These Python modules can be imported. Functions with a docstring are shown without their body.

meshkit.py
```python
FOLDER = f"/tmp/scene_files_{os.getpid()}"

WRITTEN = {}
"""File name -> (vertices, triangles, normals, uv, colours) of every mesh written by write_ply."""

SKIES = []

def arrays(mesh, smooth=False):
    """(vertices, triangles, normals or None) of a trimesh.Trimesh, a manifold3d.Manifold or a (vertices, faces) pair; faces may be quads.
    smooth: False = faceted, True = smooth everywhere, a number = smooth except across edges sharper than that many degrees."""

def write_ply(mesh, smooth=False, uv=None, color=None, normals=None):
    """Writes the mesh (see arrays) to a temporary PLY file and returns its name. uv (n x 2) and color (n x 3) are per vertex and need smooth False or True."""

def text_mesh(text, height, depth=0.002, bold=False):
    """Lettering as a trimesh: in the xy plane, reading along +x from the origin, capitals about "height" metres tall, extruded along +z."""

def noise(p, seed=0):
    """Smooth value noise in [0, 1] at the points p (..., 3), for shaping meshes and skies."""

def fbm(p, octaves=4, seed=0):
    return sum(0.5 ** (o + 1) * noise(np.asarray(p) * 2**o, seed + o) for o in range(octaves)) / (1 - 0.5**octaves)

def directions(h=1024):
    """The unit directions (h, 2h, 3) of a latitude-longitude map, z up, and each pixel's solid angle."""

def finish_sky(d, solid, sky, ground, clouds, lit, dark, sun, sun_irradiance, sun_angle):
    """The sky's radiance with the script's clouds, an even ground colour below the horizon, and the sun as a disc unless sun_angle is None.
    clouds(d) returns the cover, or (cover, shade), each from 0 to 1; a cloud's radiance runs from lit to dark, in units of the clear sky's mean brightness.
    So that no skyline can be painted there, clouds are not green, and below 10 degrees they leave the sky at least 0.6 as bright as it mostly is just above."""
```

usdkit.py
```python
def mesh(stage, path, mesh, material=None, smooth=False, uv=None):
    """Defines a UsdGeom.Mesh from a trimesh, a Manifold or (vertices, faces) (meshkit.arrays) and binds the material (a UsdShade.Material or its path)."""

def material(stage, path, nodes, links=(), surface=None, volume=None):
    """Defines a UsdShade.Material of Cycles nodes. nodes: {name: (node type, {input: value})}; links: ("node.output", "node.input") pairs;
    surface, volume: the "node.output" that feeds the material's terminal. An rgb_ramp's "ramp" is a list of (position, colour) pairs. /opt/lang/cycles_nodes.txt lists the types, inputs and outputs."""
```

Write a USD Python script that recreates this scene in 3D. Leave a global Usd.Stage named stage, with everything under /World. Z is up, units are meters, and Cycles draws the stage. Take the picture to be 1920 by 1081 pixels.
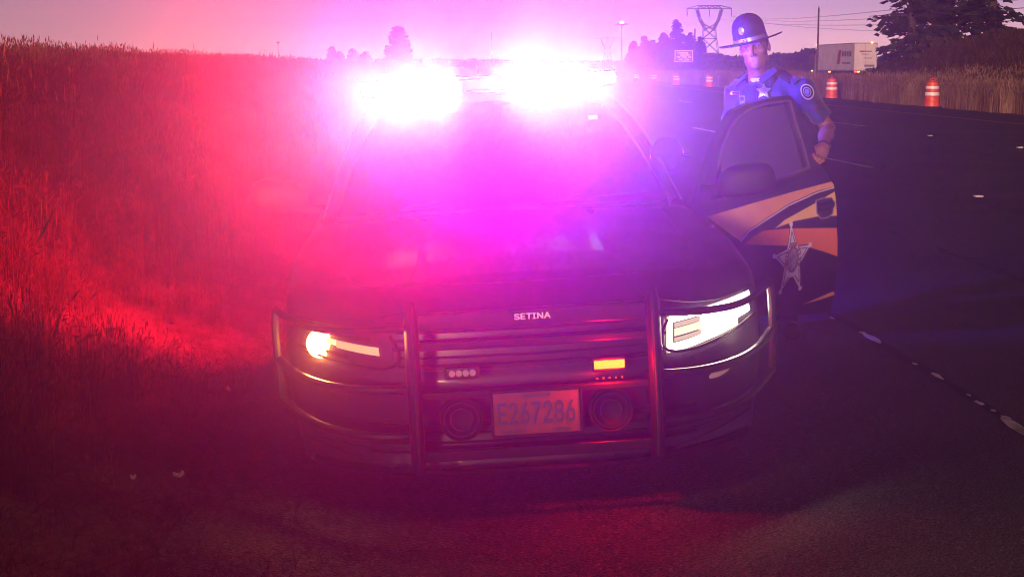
import math, random
import numpy as np, trimesh
import usdkit, meshkit
from pxr import Usd, UsdGeom, UsdLux, UsdShade, Gf, Sdf, Vt
from shapely.geometry import Polygon, Point, LineString
from scipy.spatial import cKDTree

rng = np.random.default_rng(7)
random.seed(7)
stage = Usd.Stage.CreateInMemory()
UsdGeom.SetStageUpAxis(stage, 'Z')
UsdGeom.SetStageMetersPerUnit(stage, 1.0)
UsdGeom.Xform.Define(stage, '/World')

# ------------------------------------------------------------------ camera
F, CAMZ, HORIZON = 2900.0, 1.5, 128.0            # focal length in photo pixels, eye height, horizon row
PITCH = math.atan((540.5 - HORIZON) / F)
cam = UsdGeom.Camera.Define(stage, '/World/camera')
cam.CreateHorizontalApertureAttr(36.0)
cam.CreateVerticalApertureAttr(36.0 * 576 / 1024)
cam.CreateFocalLengthAttr(36.0 * F / 1920)
cam.CreateClippingRangeAttr(Gf.Vec2f(0.1, 6000))
cam.AddTranslateOp().Set((0, 0, CAMZ))
cam.AddRotateXOp().Set(90 - math.degrees(PITCH))
cam.CreateExposureAttr(0.0)

# ------------------------------------------------------------------ materials helper
def M(name, nodes, links=(), surface=None, volume=None):
    return usdkit.material(stage, '/World/Looks/' + name, nodes, links, surface, volume)

# ------------------------------------------------------------------ sky, sun
SUN_EL, SUN_AZ = math.radians(4.0), math.radians(196.0)   # low behind the photographer, to the left
sky_mat = M('dusk_sky', {
    's': ('sky_texture', {'sky_type': 'single_scattering', 'sun_disc': False, 'sun_elevation': SUN_EL, 'sun_rotation': SUN_AZ}),
    'tc': ('texture_coordinate', {}), 'xyz': ('separate_xyz', {}),
    'mp': ('mapping', {'scale': (1.3, 1.3, 30.0), 'rotation': (0.0, 0.012, 0.0)}),
    'n': ('noise_texture', {'scale': 1.6, 'detail': 5, 'roughness': 0.55}),
    'j': ('math', {'math_type': 'multiply_add', 'value2': .05, 'value3': -.025}), 'h': ('math', {'math_type': 'add'}),
    'r': ('rgb_ramp', {'ramp': [(.0, (12.6, 7.2, 7.0)), (.018, (11.6, 6.4, 7.2)), (.045, (7.4, 4.5, 7.2)), (.09, (3.4, 1.7, 3.2)), (.25, (1.5, .62, 1.5)), (.55, (.46, .12, .30)), (1., (.28, .08, .19))]}),
    'mx': ('mix_color', {'fac': 0.92}), 'az': ('map_range', {'from_min': -.45, 'from_max': .30, 'to_min': .50, 'to_max': 1.0, 'clamp': True}), 'ml': ('mix_color', {'blend_type': 'multiply', 'fac': 1.0, 'use_clamp_result': False}),
    'b': ('background_shader', {'strength': 0.09})},
    [('tc.generated', 'xyz.vector'), ('tc.generated', 'mp.vector'), ('mp.vector', 'n.vector'), ('n.fac', 'j.value1'), ('xyz.z', 'h.value1'), ('j.value', 'h.value2'),
     ('h.value', 'r.fac'), ('s.color', 'mx.a'), ('r.color', 'mx.b'), ('mx.result', 'ml.a'), ('xyz.x', 'az.value'), ('az.result', 'ml.b'), ('ml.result', 'b.color')], 'b.background')
dome = UsdLux.DomeLight.Define(stage, '/World/sky')
UsdShade.MaterialBindingAPI.Apply(dome.GetPrim()).Bind(sky_mat)
dome.GetPrim().SetCustomDataByKey('kind', 'structure')
dome.GetPrim().SetCustomDataByKey('label', 'mauve and pink dusk sky with thin cloud bands')
sun = UsdLux.DistantLight.Define(stage, '/World/sun')
sun.CreateNormalizeAttr(True)
sun.CreateIntensityAttr(0.85)
sun.CreateAngleAttr(6.0)
sun.CreateColorAttr(Gf.Vec3f(1.0, 0.55, 0.40))
sun.AddRotateZOp().Set(-math.degrees(SUN_AZ) + 180)
sun.AddRotateXOp().Set(90 - math.degrees(SUN_EL))
HAZE_DENSITY, HAZE_G = 0.00038, 0.945

# ------------------------------------------------------------------ stage helpers
used = {}
def path_for(name, parent=None):
    base = parent.GetPath().pathString if parent is not None else '/World'
    k = base + '/' + name
    n = used.get(k, 0); used[k] = n + 1
    return k if n == 0 else f'{k}_{n:03d}'
def tag(p, label=None, cat=None, group=None, kind=None):
    p = p.GetPrim() if hasattr(p, 'GetPrim') else p
    for k, v in (('label', label), ('category', cat), ('group', group), ('kind', kind)):
        if v: p.SetCustomDataByKey(k, v)
    return p
def obj(name, mesh, mat, parent=None, smooth=30, **kw):
    p = usdkit.mesh(stage, path_for(name, parent), mesh, mat, smooth=smooth).GetPrim()
    return tag(p, **kw)
def thing(name, label=None, cat=None, group=None, kind=None, parent=None, matrix=None):
    x = UsdGeom.Xform.Define(stage, path_for(name, parent))
    if matrix is not None:
        x.AddTransformOp().Set(Gf.Matrix4d(*[float(v) for v in np.asarray(matrix).T.ravel()]))
    return tag(x.GetPrim(), label, cat, group, kind)
def place(R=np.eye(3), t=(0, 0, 0)):
    m = np.eye(4); m[:3, :3] = R; m[:3, 3] = t
    return m
def rotz(a):
    c, s = math.cos(a), math.sin(a); return np.array([[c, -s, 0], [s, c, 0], [0, 0, 1.]])
def roty(a):
    c, s = math.cos(a), math.sin(a); return np.array([[c, 0, s], [0, 1, 0], [-s, 0, c]])
def rotx(a):
    c, s = math.cos(a), math.sin(a); return np.array([[1, 0, 0], [0, c, -s], [0, s, c]])
def copy_of(proto, name, matrix, label, cat, group):
    x = UsdGeom.Xform.Define(stage, path_for(name))
    x.GetPrim().GetReferences().AddInternalReference(proto.GetPath())
    x.ClearXformOpOrder()
    x.AddTransformOp(opSuffix='put').Set(Gf.Matrix4d(*[float(v) for v in np.asarray(matrix).T.ravel()]))
    x.GetPrim().SetInstanceable(True)
    return tag(x.GetPrim(), label, cat, group)
cat_ = trimesh.util.concatenate
def box(c, s, R=None):
    b = trimesh.creation.box(s)
    if R is not None: b.apply_transform(place(R))
    b.apply_translation(c); return b
def rbox(c, s, r=0.01, R=None, seg=2):
    """box with rounded edges"""
    s = np.array(s, float); r = min(r, s.min() / 2 * .98)
    sp = trimesh.creation.icosphere(seg, 1.0)
    v = sp.vertices
    cor = np.sign(v + 1e-9) * (s / 2 - r)
    m = trimesh.convex.convex_hull(cor + v * r)
    if R is not None: m.apply_transform(place(R))
    m.apply_translation(c); return m
def cyl(a, b, r, r2=None, n=12):
    return tube([a, b], [r, r if r2 is None else r2], n)
def tube(pts, r, n=8, caps=True, flat=None):
    p = np.asarray(pts, float); m = len(p)
    t = np.gradient(p, axis=0); t /= np.linalg.norm(t, axis=1, keepdims=True) + 1e-12
    up = np.array([0, 0, 1.]) if abs(t[:, 2]).mean() < .85 else np.array([0, 1., 0])
    a = np.cross(t, up); a /= np.linalg.norm(a, axis=1, keepdims=True) + 1e-12
    b = np.cross(a, t)
    ang = np.arange(n) * 2 * np.pi / n
    r = np.broadcast_to(np.asarray(r, float), (m,))
    fb = 1.0 if flat is None else flat
    v = p[:, None] + r[:, None, None] * (np.cos(ang)[None, :, None] * a[:, None] + fb * np.sin(ang)[None, :, None] * b[:, None])
    v = v.reshape(-1, 3)
    i, j = np.meshgrid(np.arange(m - 1), np.arange(n), indexing='ij')
    q = np.stack([i * n + j, i * n + (j + 1) % n, (i + 1) * n + (j + 1) % n, (i + 1) * n + j], -1).reshape(-1, 4)
    f = np.vstack([q[:, [0, 2, 1]], q[:, [0, 3, 2]]])
    if caps:
        v = np.vstack([v, p[:1], p[-1:]]); c0, c1 = m * n, m * n + 1; k = np.arange(n)
        f = np.vstack([f, np.stack([np.full(n, c0), k, (k + 1) % n], 1), np.stack([np.full(n, c1), (m - 1) * n + (k + 1) % n, (m - 1) * n + k], 1)])
    tm = trimesh.Trimesh(v, f, process=False)
    if tm.volume < 0: tm.invert()
    return tm
def spline(pts, n):
    from scipy.interpolate import CubicSpline
    p = np.asarray(pts, float); d = np.r_[0, np.cumsum(np.linalg.norm(np.diff(p, axis=0), axis=1))]
    return CubicSpline(d, p)(np.linspace(0, d[-1], n))
def lathe(profile, n=24):
    return trimesh.creation.revolve(np.asarray(profile, float), sections=n)
def grid(P):
    """mesh of an (a, b, 3) array of points"""
    a, b, _ = P.shape
    i, j = np.meshgrid(np.arange(a - 1), np.arange(b - 1), indexing='ij')
    q = np.stack([i * b + j, (i + 1) * b + j, (i + 1) * b + j + 1, i * b + j + 1], -1).reshape(-1, 4)
    return trimesh.Trimesh(P.reshape(-1, 3), np.vstack([q[:, :3], q[:, [0, 2, 3]]]), process=False)
def sheet(P, N, th):
    """grid thickened along -N so that it is a closed slab"""
    a = grid(P); b = grid(P - N * th); b.invert()
    A, B, _ = P.shape; idx = np.arange(A * B).reshape(A, B)
    ring = np.r_[idx[0, :-1], idx[:-1, -1], idx[-1, :0:-1], idx[:0:-1, 0]]; nx = np.roll(ring, -1); o = A * B
    f = np.vstack([np.stack([ring, nx, nx + o], 1), np.stack([ring, nx + o, ring + o], 1)])
    m = trimesh.Trimesh(np.vstack([a.vertices, b.vertices]), np.vstack([a.faces, b.faces + o, f]), process=False)
    m.fix_normals(); return m
def snet(fn, lo, hi, h, newton=3):
    """surface of fn = 0 (fn < 0 inside) by surface nets on a grid of step h"""
    lo, hi = np.asarray(lo, float), np.asarray(hi, float)
    n = np.ceil((hi - lo) / h).astype(int) + 1
    ax = [lo[k] + h * np.arange(n[k]) for k in range(3)]
    X = np.stack(np.meshgrid(*ax, indexing='ij'), -1)
    V = fn(X.reshape(-1, 3)).reshape(n)
    ins = V < 0
    s = np.zeros(n - 1, int)
    for d in np.ndindex(2, 2, 2): s += ins[d[0]:n[0] - 1 + d[0], d[1]:n[1] - 1 + d[1], d[2]:n[2] - 1 + d[2]]
    act = (s > 0) & (s < 8); idx = np.full(n - 1, -1); idx[act] = np.arange(act.sum())
    c = np.argwhere(act); acc = np.zeros((len(c), 3)); cnt = np.zeros(len(c))
    co = [np.array(d) for d in np.ndindex(2, 2, 2)]
    for a in range(8):
        for b in range(a + 1, 8):
            if np.abs(co[a] - co[b]).sum() != 1: continue
            va, vb = V[tuple((c + co[a]).T)], V[tuple((c + co[b]).T)]
            cr = (va < 0) != (vb < 0); t = np.where(cr, va / np.where(cr, va - vb, 1), 0)[:, None]
            acc += np.where(cr[:, None], co[a] + t * (co[b] - co[a]), 0); cnt += cr
    v = lo + (c + acc / cnt[:, None]) * h
    faces = []
    for k in range(3):
        e = np.eye(3, dtype=int)[k]; u, w = [np.eye(3, dtype=int)[q] for q in ((k + 1) % 3, (k + 2) % 3)]
        A = ins[tuple(slice(0, n[q] - e[q]) for q in range(3))]; B = ins[tuple(slice(e[q], n[q]) for q in range(3))]
        p = np.argwhere(A != B); ok = (p[:, (k + 1) % 3] > 0) & (p[:, (k + 2) % 3] > 0) & (p[:, (k + 1) % 3] < n[(k + 1) % 3] - 1) & (p[:, (k + 2) % 3] < n[(k + 2) % 3] - 1)
        p = p[ok]; fl = A[tuple(p.T)]
        q = np.stack([idx[tuple((p - x).T)] for x in (u + w, w, u * 0, u)], 1)
        q = np.where(fl[:, None], q, q[:, ::-1]); faces.append(q)
    q = np.vstack(faces)
    for _ in range(newton):
        g = np.stack([(fn(v + d) - fn(v - d)) for d in np.eye(3) * h * .1], 1) / (h * .2)
        g2 = np.maximum((g ** 2).sum(1), .05)
        st = -fn(v)[:, None] * g / g2[:, None]
        v = v + np.clip(st, -h * .5, h * .5)
    return trimesh.Trimesh(v, np.vstack([q[:, :3], q[:, [0, 2, 3]]]), process=False)
def smin(a, b, k):
    hh = np.clip(.5 + .5 * (b - a) / k, 0, 1); return b + (a - b) * hh - k * hh * (1 - hh)
def smax(a, b, k): return -smin(-a, -b, k)
def sstep(x, a, b):
    t = np.clip((x - a) / (b - a), 0, 1); return t * t * (3 - 2 * t)
def text(s, h, depth=.002, bold=False, center=True):
    m = meshkit.text_mesh(s, h, depth, bold)
    if center: m.apply_translation([-(m.bounds[0][0] + m.bounds[1][0]) / 2, -h / 2, 0])
    return m
def ray(x, y):
    """direction through a photo pixel, one metre of depth along +y"""
    dx, dy = (x - 960) / F, (y - 540.5) / F
    v = np.array([dx, math.cos(PITCH) - dy * math.sin(PITCH), -math.sin(PITCH) - dy * math.cos(PITCH)])
    return v / v[1]
EYE = np.array([0, 0, CAMZ])
def at(x, y, depth): return EYE + ray(x, y) * depth

# ------------------------------------------------------------------ materials
def plain(name, col, rough=.5, metal=0., **kw):
    return M(name, {'p': ('principled_bsdf', dict(base_color=col, roughness=rough, metallic=metal, **kw))}, [], 'p.BSDF')
def noisy(name, c1, c2, scale=6., rough=.8, bump=0., bscale=40., coord='object', detail=5, lo=.35, hi=.65, **kw):
    nodes = {'tc': ('texture_coordinate', {}), 'n': ('noise_texture', {'scale': scale, 'detail': detail, 'roughness': .6}),
             'r': ('rgb_ramp', {'ramp': [(lo, c1), (hi, c2)]}), 'p': ('principled_bsdf', dict(roughness=rough, **kw))}
    links = [('tc.' + coord, 'n.vector'), ('n.fac', 'r.fac'), ('r.color', 'p.base_color')]
    if bump:
        nodes['n2'] = ('noise_texture', {'scale': bscale, 'detail': 3}); nodes['b'] = ('bump', {'strength': bump, 'distance': .01})
        links += [('tc.' + coord, 'n2.vector'), ('n2.fac', 'b.height'), ('b.normal', 'p.normal')]
    return M(name, nodes, links, 'p.BSDF')
def emit(name, col, strength):
    return M(name, {'e': ('emission', {'color': col, 'strength': strength})}, [], 'e.emission')
def pane(name, tint, gloss=.03, ior=1.5, fmin=None):
    return M(name, {'t': ('transparent_bsdf', {'color': tint}), 'g': ('glossy_bsdf', {'color': (.95, .95, .95), 'roughness': gloss}),
                    'f': ('fresnel', {'IOR': ior}), 'm': ('mix_closure', {})},
             [('f.fac', 'm.fac'), ('t.BSDF', 'm.closure1'), ('g.BSDF', 'm.closure2')], 'm.closure')
def leafy(name, c1, c2, scale, trans=.3):
    return M(name, {'tc': ('geometry', {}), 'n': ('noise_texture', {'scale': scale, 'detail': 3}), 'r': ('rgb_ramp', {'ramp': [(.3, c1), (.7, c2)]}),
                    'd': ('diffuse_bsdf', {}), 't': ('translucent_bsdf', {}), 'm': ('mix_closure', {'fac': trans})},
             [('tc.position', 'n.vector'), ('n.fac', 'r.fac'), ('r.color', 'd.color'), ('r.color', 't.color'), ('d.BSDF', 'm.closure1'), ('t.BSDF', 'm.closure2')], 'm.closure')

asphalt = M('asphalt', {
    'g': ('geometry', {}), 'n': ('noise_texture', {'scale': .5, 'detail': 4}), 'v': ('noise_texture', {'scale': 95., 'detail': 4, 'roughness': .75}),
    's': ('voronoi_texture', {'scale': 85.}), 'r': ('rgb_ramp', {'ramp': [(.3, (.028, .025, .027)), (.7, (.056, .050, .053))]}),
    'sr': ('rgb_ramp', {'ramp': [(.30, (.25, .24, .24)), (.50, (1.0, .98, .98)), (.60, (2.0, 1.95, 1.95)), (.72, (5.0, 4.8, 4.8))]}), 'mx': ('mix_color', {'blend_type': 'multiply', 'fac': 1.0, 'use_clamp_result': False}),
    'b': ('bump', {'strength': 1.0, 'distance': .012}), 'p': ('principled_bsdf', {'roughness': .75})},
    [('g.position', 'n.vector'), ('g.position', 'v.vector'), ('g.position', 's.vector'), ('n.fac', 'r.fac'), ('v.fac', 'sr.fac'),
     ('r.color', 'mx.a'), ('sr.color', 'mx.b'), ('mx.result', 'p.base_color'), ('s.distance', 'b.height'), ('b.normal', 'p.normal')], 'p.BSDF')
soil = M('dry_soil', {
    'g': ('geometry', {}), 'n': ('noise_texture', {'scale': 1.3, 'detail': 6}), 'v': ('noise_texture', {'scale': 30., 'detail': 4}),
    'r': ('rgb_ramp', {'ramp': [(.3, (.05, .035, .02)), (.7, (.17, .12, .06))]}), 'b': ('bump', {'strength': .8, 'distance': .02}), 'p': ('principled_bsdf', {'roughness': .95})},
    [('g.position', 'n.vector'), ('g.position', 'v.vector'), ('n.fac', 'r.fac'), ('r.color', 'p.base_color'), ('v.fac', 'b.height'), ('b.normal', 'p.normal')], 'p.BSDF')
road_paint = noisy('road_paint', (.45, .44, .42), (.8, .79, .76), 14., .6, coord='object')
yellow_paint = noisy('yellow_paint', (.4, .22, .03), (.6, .34, .05), 3., .6)
crack_tar = plain('crack_tar', (.008, .008, .008), .7)
straw = [leafy('straw_pale', (.13, .08, .035), (.30, .20, .10), 1.5, .35), leafy('straw_brown', (.07, .038, .018), (.17, .10, .045), 1.5, .3), leafy('straw_olive', (.04, .026, .012), (.10, .065, .028), 1.5, .3)]
stone = noisy('gravel_stone', (.03, .028, .026), (.10, .09, .085), 30., .9)
paint = M('patrol_paint', {'tc': ('geometry', {}), 'n': ('noise_texture', {'scale': 900., 'detail': 1}), 'r': ('rgb_ramp', {'ramp': [(.3, (.007, .008, .016)), (.7, (.014, .015, .030))]}),
    'd': ('noise_texture', {'scale': 2.2, 'detail': 6}), 'dr': ('rgb_ramp', {'ramp': [(.35, (.38, .38, .38)), (.75, (.52, .52, .52))]}),
    'p': ('principled_bsdf', {'coat_weight': .12, 'coat_roughness': .1, 'specular_ior_level': .4})},
    [('tc.position', 'n.vector'), ('n.fac', 'r.fac'), ('r.color', 'p.base_color'), ('tc.position', 'd.vector'), ('d.fac', 'dr.fac'), ('dr.color', 'p.roughness')], 'p.BSDF')
black_plastic = noisy('black_plastic', (.006, .006, .0065), (.011, .011, .0115), 60., .6, specular_ior_level=.15)
dark_trim = plain('dark_trim', (.01, .01, .011), .35)
rail_coat = noisy('powder_coat', (.008, .008, .009), (.012, .012, .013), 200., .30, bump=.04, bscale=900., specular_ior_level=.3)
rubber = noisy('tyre_rubber', (.012, .012, .012), (.02, .02, .02), 20., .85)
rim_metal = plain('rim_metal', (.05, .05, .055), .35, .9)
chrome = plain('chrome', (.75, .75, .77), .12, 1.)
silver = plain('silver_vinyl', (.74, .72, .75), .45)
glass_wind = pane('windscreen_glass', (.62, .66, .66), .02)
glass_door = pane('tinted_window_glass', (.15, .15, .155), .03, 7.0)
lens_clear = pane('clear_lens', (.95, .95, .95), .03, 1.10)
interior = noisy('cabin_plastic', (.015, .015, .016), (.03, .03, .032), 12., .7)
seat_cloth = noisy('seat_cloth', (.02, .02, .022), (.035, .035, .04), 40., .9)

# ------------------------------------------------------------------ road frame
PSI = math.radians(3.15)
RD, RN = np.array([-math.sin(PSI), math.cos(PSI), 0]), np.array([math.cos(PSI), math.sin(PSI), 0])
def bend(s): return .065 * (np.sqrt((s - 60.) ** 2 + 225) + (s - 60.)) / 2
def gz(d, s):
    """ground height"""
    d, s = np.asarray(d, float), np.asarray(s, float)
    z = np.where(d < 1.9, -(1.9 - d) * .05, 0.0)
    # bank on the left of the shoulder
    rise = sstep(d, -1.15, -1.7) * 0.06 + 1.50 * sstep(-d, 1.15, 5.3) + .012 * np.maximum(-d - 5, 0)
    far = np.clip((s - 110) / 120, 0, 1)
    z = np.where(d < -1.1, -.15 + rise * (1 - .0 * far), z)
    # verge and mound on the right
    r = np.maximum(d - 19.0, 0)
    z = z - .35 * sstep(r, 0.3, 2.5) + .30 * sstep(r, 3, 8) + 3.0 * sstep(d - .05 * (s - 60), 23.5, 33) * sstep(s, 20, 60) * (1 - sstep(s, 96, 132))
    z = z + np.where(r > 6, .35 * (meshkit.noise(np.stack([d * .15, s * .06, 0 * d], -1), 3) - .5), 0)
    z = z + np.where(d < -1.3, .14 * (meshkit.fbm(np.stack([d * .8, s * .5, 0 * d], -1), 3, 5) - .5) * np.clip((-d - 1.3) / .8, 0, 1), 0)
    return z
def rp(d, s, dz=0.0):
    d, s = np.broadcast_arrays(np.asarray(d, float), np.asarray(s, float))
    p = (s[..., None] * RD + (d + bend(s))[..., None] * RN)
    p[..., 2] = gz(d, s) + dz
    return p
def road_of(p):
    """(d, s) of a world point"""
    s = p[1] * math.cos(PSI) - p[0] * math.sin(PSI); d = p[0] * math.cos(PSI) + p[1] * math.sin(PSI) - bend(np.array(s)); return float(d), float(s)
def ground_px(x, y):
    """world point where the sight line through a photo pixel meets the ground"""
    r = ray(x, y); t = np.geomspace(3, 600, 4000); P = EYE + t[:, None] * r
    s = P[:, 1] * math.cos(PSI) - P[:, 0] * math.sin(PSI); d = P[:, 0] * math.cos(PSI) + P[:, 1] * math.sin(PSI) - bend(s)
    k = np.argmax(P[:, 2] < gz(d, s)); return P[k]

dd = np.r_[-500, -300, -150, -80, -50, -32, -22, -16, -12, -9, np.arange(-7, -1.0, .2), -1.1, -1.0, 0, 1.0, 1.9, 4, 8, 12, 16, 18.8, 19.0, np.arange(19.4, 41, .8), 45, 55, 70, 95, 140, 220, 380, 600]
ss = np.r_[-120, -60, -20, np.arange(-5, 30, .35), np.arange(30, 140, 1.6), np.arange(140, 300, 8), np.arange(300, 420, 24)]
DD, SS = np.meshgrid(dd, ss, indexing='ij')
G = rp(DD, SS)
on_road = (DD > -1.05) & (DD < 18.95); G[..., 2] -= np.where(on_road, .05, 0)
# beyond the bend the land runs on flat to the horizon
ground_mesh = grid(G)
obj('ground', ground_mesh, soil, smooth=True, kind='structure', label='dry earth of the roadside bank and verges')
yy = np.r_[395, 600, 900, 1400, 2200, 3500]; xx = np.r_[-3000, -1500, -700, -300, 0, 300, 700, 1500, 3000]
XX, YY = np.meshgrid(xx, yy, indexing='ij')
obj('plain', grid(np.stack([XX, YY, 0 * XX - .25], -1)), soil, smooth=True, kind='structure', label='flat farmland running to the horizon')

road = thing('road', kind='structure', label='three lane asphalt highway with shoulders')
rd = np.r_[-1.0, -.5, 0, .5, 1.0, 1.9, 4, 8, 12, 16, 18.85]
rs = np.r_[-40, -10, np.arange(0, 60, 1.0), np.arange(60, 420, 8)]
RDm, RSm = np.meshgrid(rd, rs, indexing='ij')
jit = np.zeros_like(RDm)
jit[0] = .22 * (meshkit.fbm(np.stack([rs * .9, 0 * rs, 0 * rs], -1), 4, 9) - .5)
obj('asphalt', grid(rp(RDm + jit, RSm, 0.0)), asphalt, road, smooth=True)
def strip(d0, d1, s0, s1, dz, jd=0., n=None, seed=0):
    n = n or max(2, int((s1 - s0) / 1.2) + 1)
    s = np.linspace(s0, s1, n)
    j = jd * (meshkit.fbm(np.stack([s * 7, 0 * s + seed, 0 * s], -1), 3, seed) - .5) * 2
    j2 = jd * (meshkit.fbm(np.stack([s * 7, 0 * s + seed + 9, 0 * s], -1), 3, seed + 5) - .5) * 2
    return grid(np.stack([rp(d0 + j, s, dz), rp(d1 + j2, s, dz)]))
# worn fog line: fragments of paint where the photo shows them
FOG = 2.45
dfog = road_of(ground_px(1632, 632))[0]
def blob(d, s, wd, ws, dz, seed):
    a = np.linspace(0, 2 * np.pi, 22, endpoint=False); rr = .7 + .6 * meshkit.noise(np.stack([np.cos(a) * 2, np.sin(a) * 2, 0 * a + seed], -1), seed)
    P = np.vstack([[[d, s]], np.stack([d + wd * rr * np.cos(a), s + ws * rr * np.sin(a)], 1)])
    v = rp(P[:, 0], P[:, 1], dz); k = np.arange(22)
    m = trimesh.Trimesh(v, np.stack([0 * k, k + 1, (k + 1) % 22 + 1], 1), process=False)
    if m.face_normals[:, 2].mean() < 0: m.invert()
    return m
for i, (x, y, wd, ws) in enumerate([(1618, 625, .018, .05), (1634, 635, .03, .13), (1715, 683, .012, .03), (1757, 705, .018, .06), (1765, 710, .01, .03), (1816, 742, .009, .02), (1835, 756, .015, .05), (1863, 771, .01, .02), (1888, 785, .015, .05), (1905, 801, .03, .16), (1925, 812, .035, .14), (1960, 838, .03, .2), (1560, 597, .012, .04)]):
    d, s = road_of(ground_px(x, y)); obj('edge_line_fragment', blob(d, s, wd, ws, .004, i), road_paint, road)
obj('pavement_joint', strip(dfog - .03, dfog + .03, 1, 60, .003, .035, 240, 3), crack_tar, road)
# lane dashes
for x0, y0, x1, y1, w in [(1301, 240, 1348, 249, .055), (1545, 296, 1635, 315, .05), (1560, 229, 1622, 237, .055), (1271, 188.5, 1296, 192.5, .06), (1175, 182, 1190, 183.5, .06)]:
    (da, sa), (db, sb) = road_of(ground_px(x0, y0)), road_of(ground_px(x1, y1))
    s0, s1 = min(sa, sb), max(sa, sb); n = 14; s = np.linspace(s0, s1, n); dl = np.interp(s, [s0, s1], [da, db] if sa < sb else [db, da])
    j = .02 * (meshkit.noise(np.stack([s * 5, 0 * s, 0 * s], -1), 5) - .5)
    obj('lane_dash', grid(np.stack([rp(dl - w + j, s, .004), rp(dl + w - j, s, .004)])), road_paint, road)
for x, y in [(1744, 255), (1834, 369), (1912, 277), (1912, 278), (1230, 152 + 30)]:
    d, s = road_of(ground_px(x, y)); obj('road_stud', rbox(rp(d, s, .010), (.10, .10, .02), .008), road_paint, road)
dyel = road_of(ground_px(1750, 217))[0]
obj('yellow_edge_line', strip(dyel - .06, dyel + .06, 22, 300, .004, .015, 240, 4), yellow_paint, road)
for k, (d, s0, s1) in enumerate([(6.1, 3, 40), (9.7, 5, 60), (4.2, 2, 22)]):
    obj('pavement_crack', strip(d - .008, d + .008, s0, s1, .003, .12, 300, 20 + k), crack_tar, road)

haze_mat = M('air_haze', {'v': ('principled_volume', {'color': (.95, .94, .95), 'density': HAZE_DENSITY, 'anisotropy': HAZE_G})}, [], None, 'v.volume')
hz = trimesh.creation.box((1100, 1010, 70)); hz.apply_translation((60, 395, 22))
obj('haze', hz, haze_mat, smooth=False, kind='stuff', label='thin evening haze')

# ================================================================== the patrol car
CAR_YAW, CAR_ROLL = math.radians(3.3), math.radians(2.9)
CAR_R = rotz(CAR_YAW) @ roty(-CAR_ROLL)
CAR_T = np.array([0.10, 5.45, 0.0]); CAR_T[2] = float(gz(*road_of(CAR_T))) + .004
CAR = place(CAR_R, CAR_T)
EYE_C = CAR_R.T @ (EYE - CAR_T)
def ray_c(x, y): return CAR_R.T @ ray(x, y)

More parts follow.
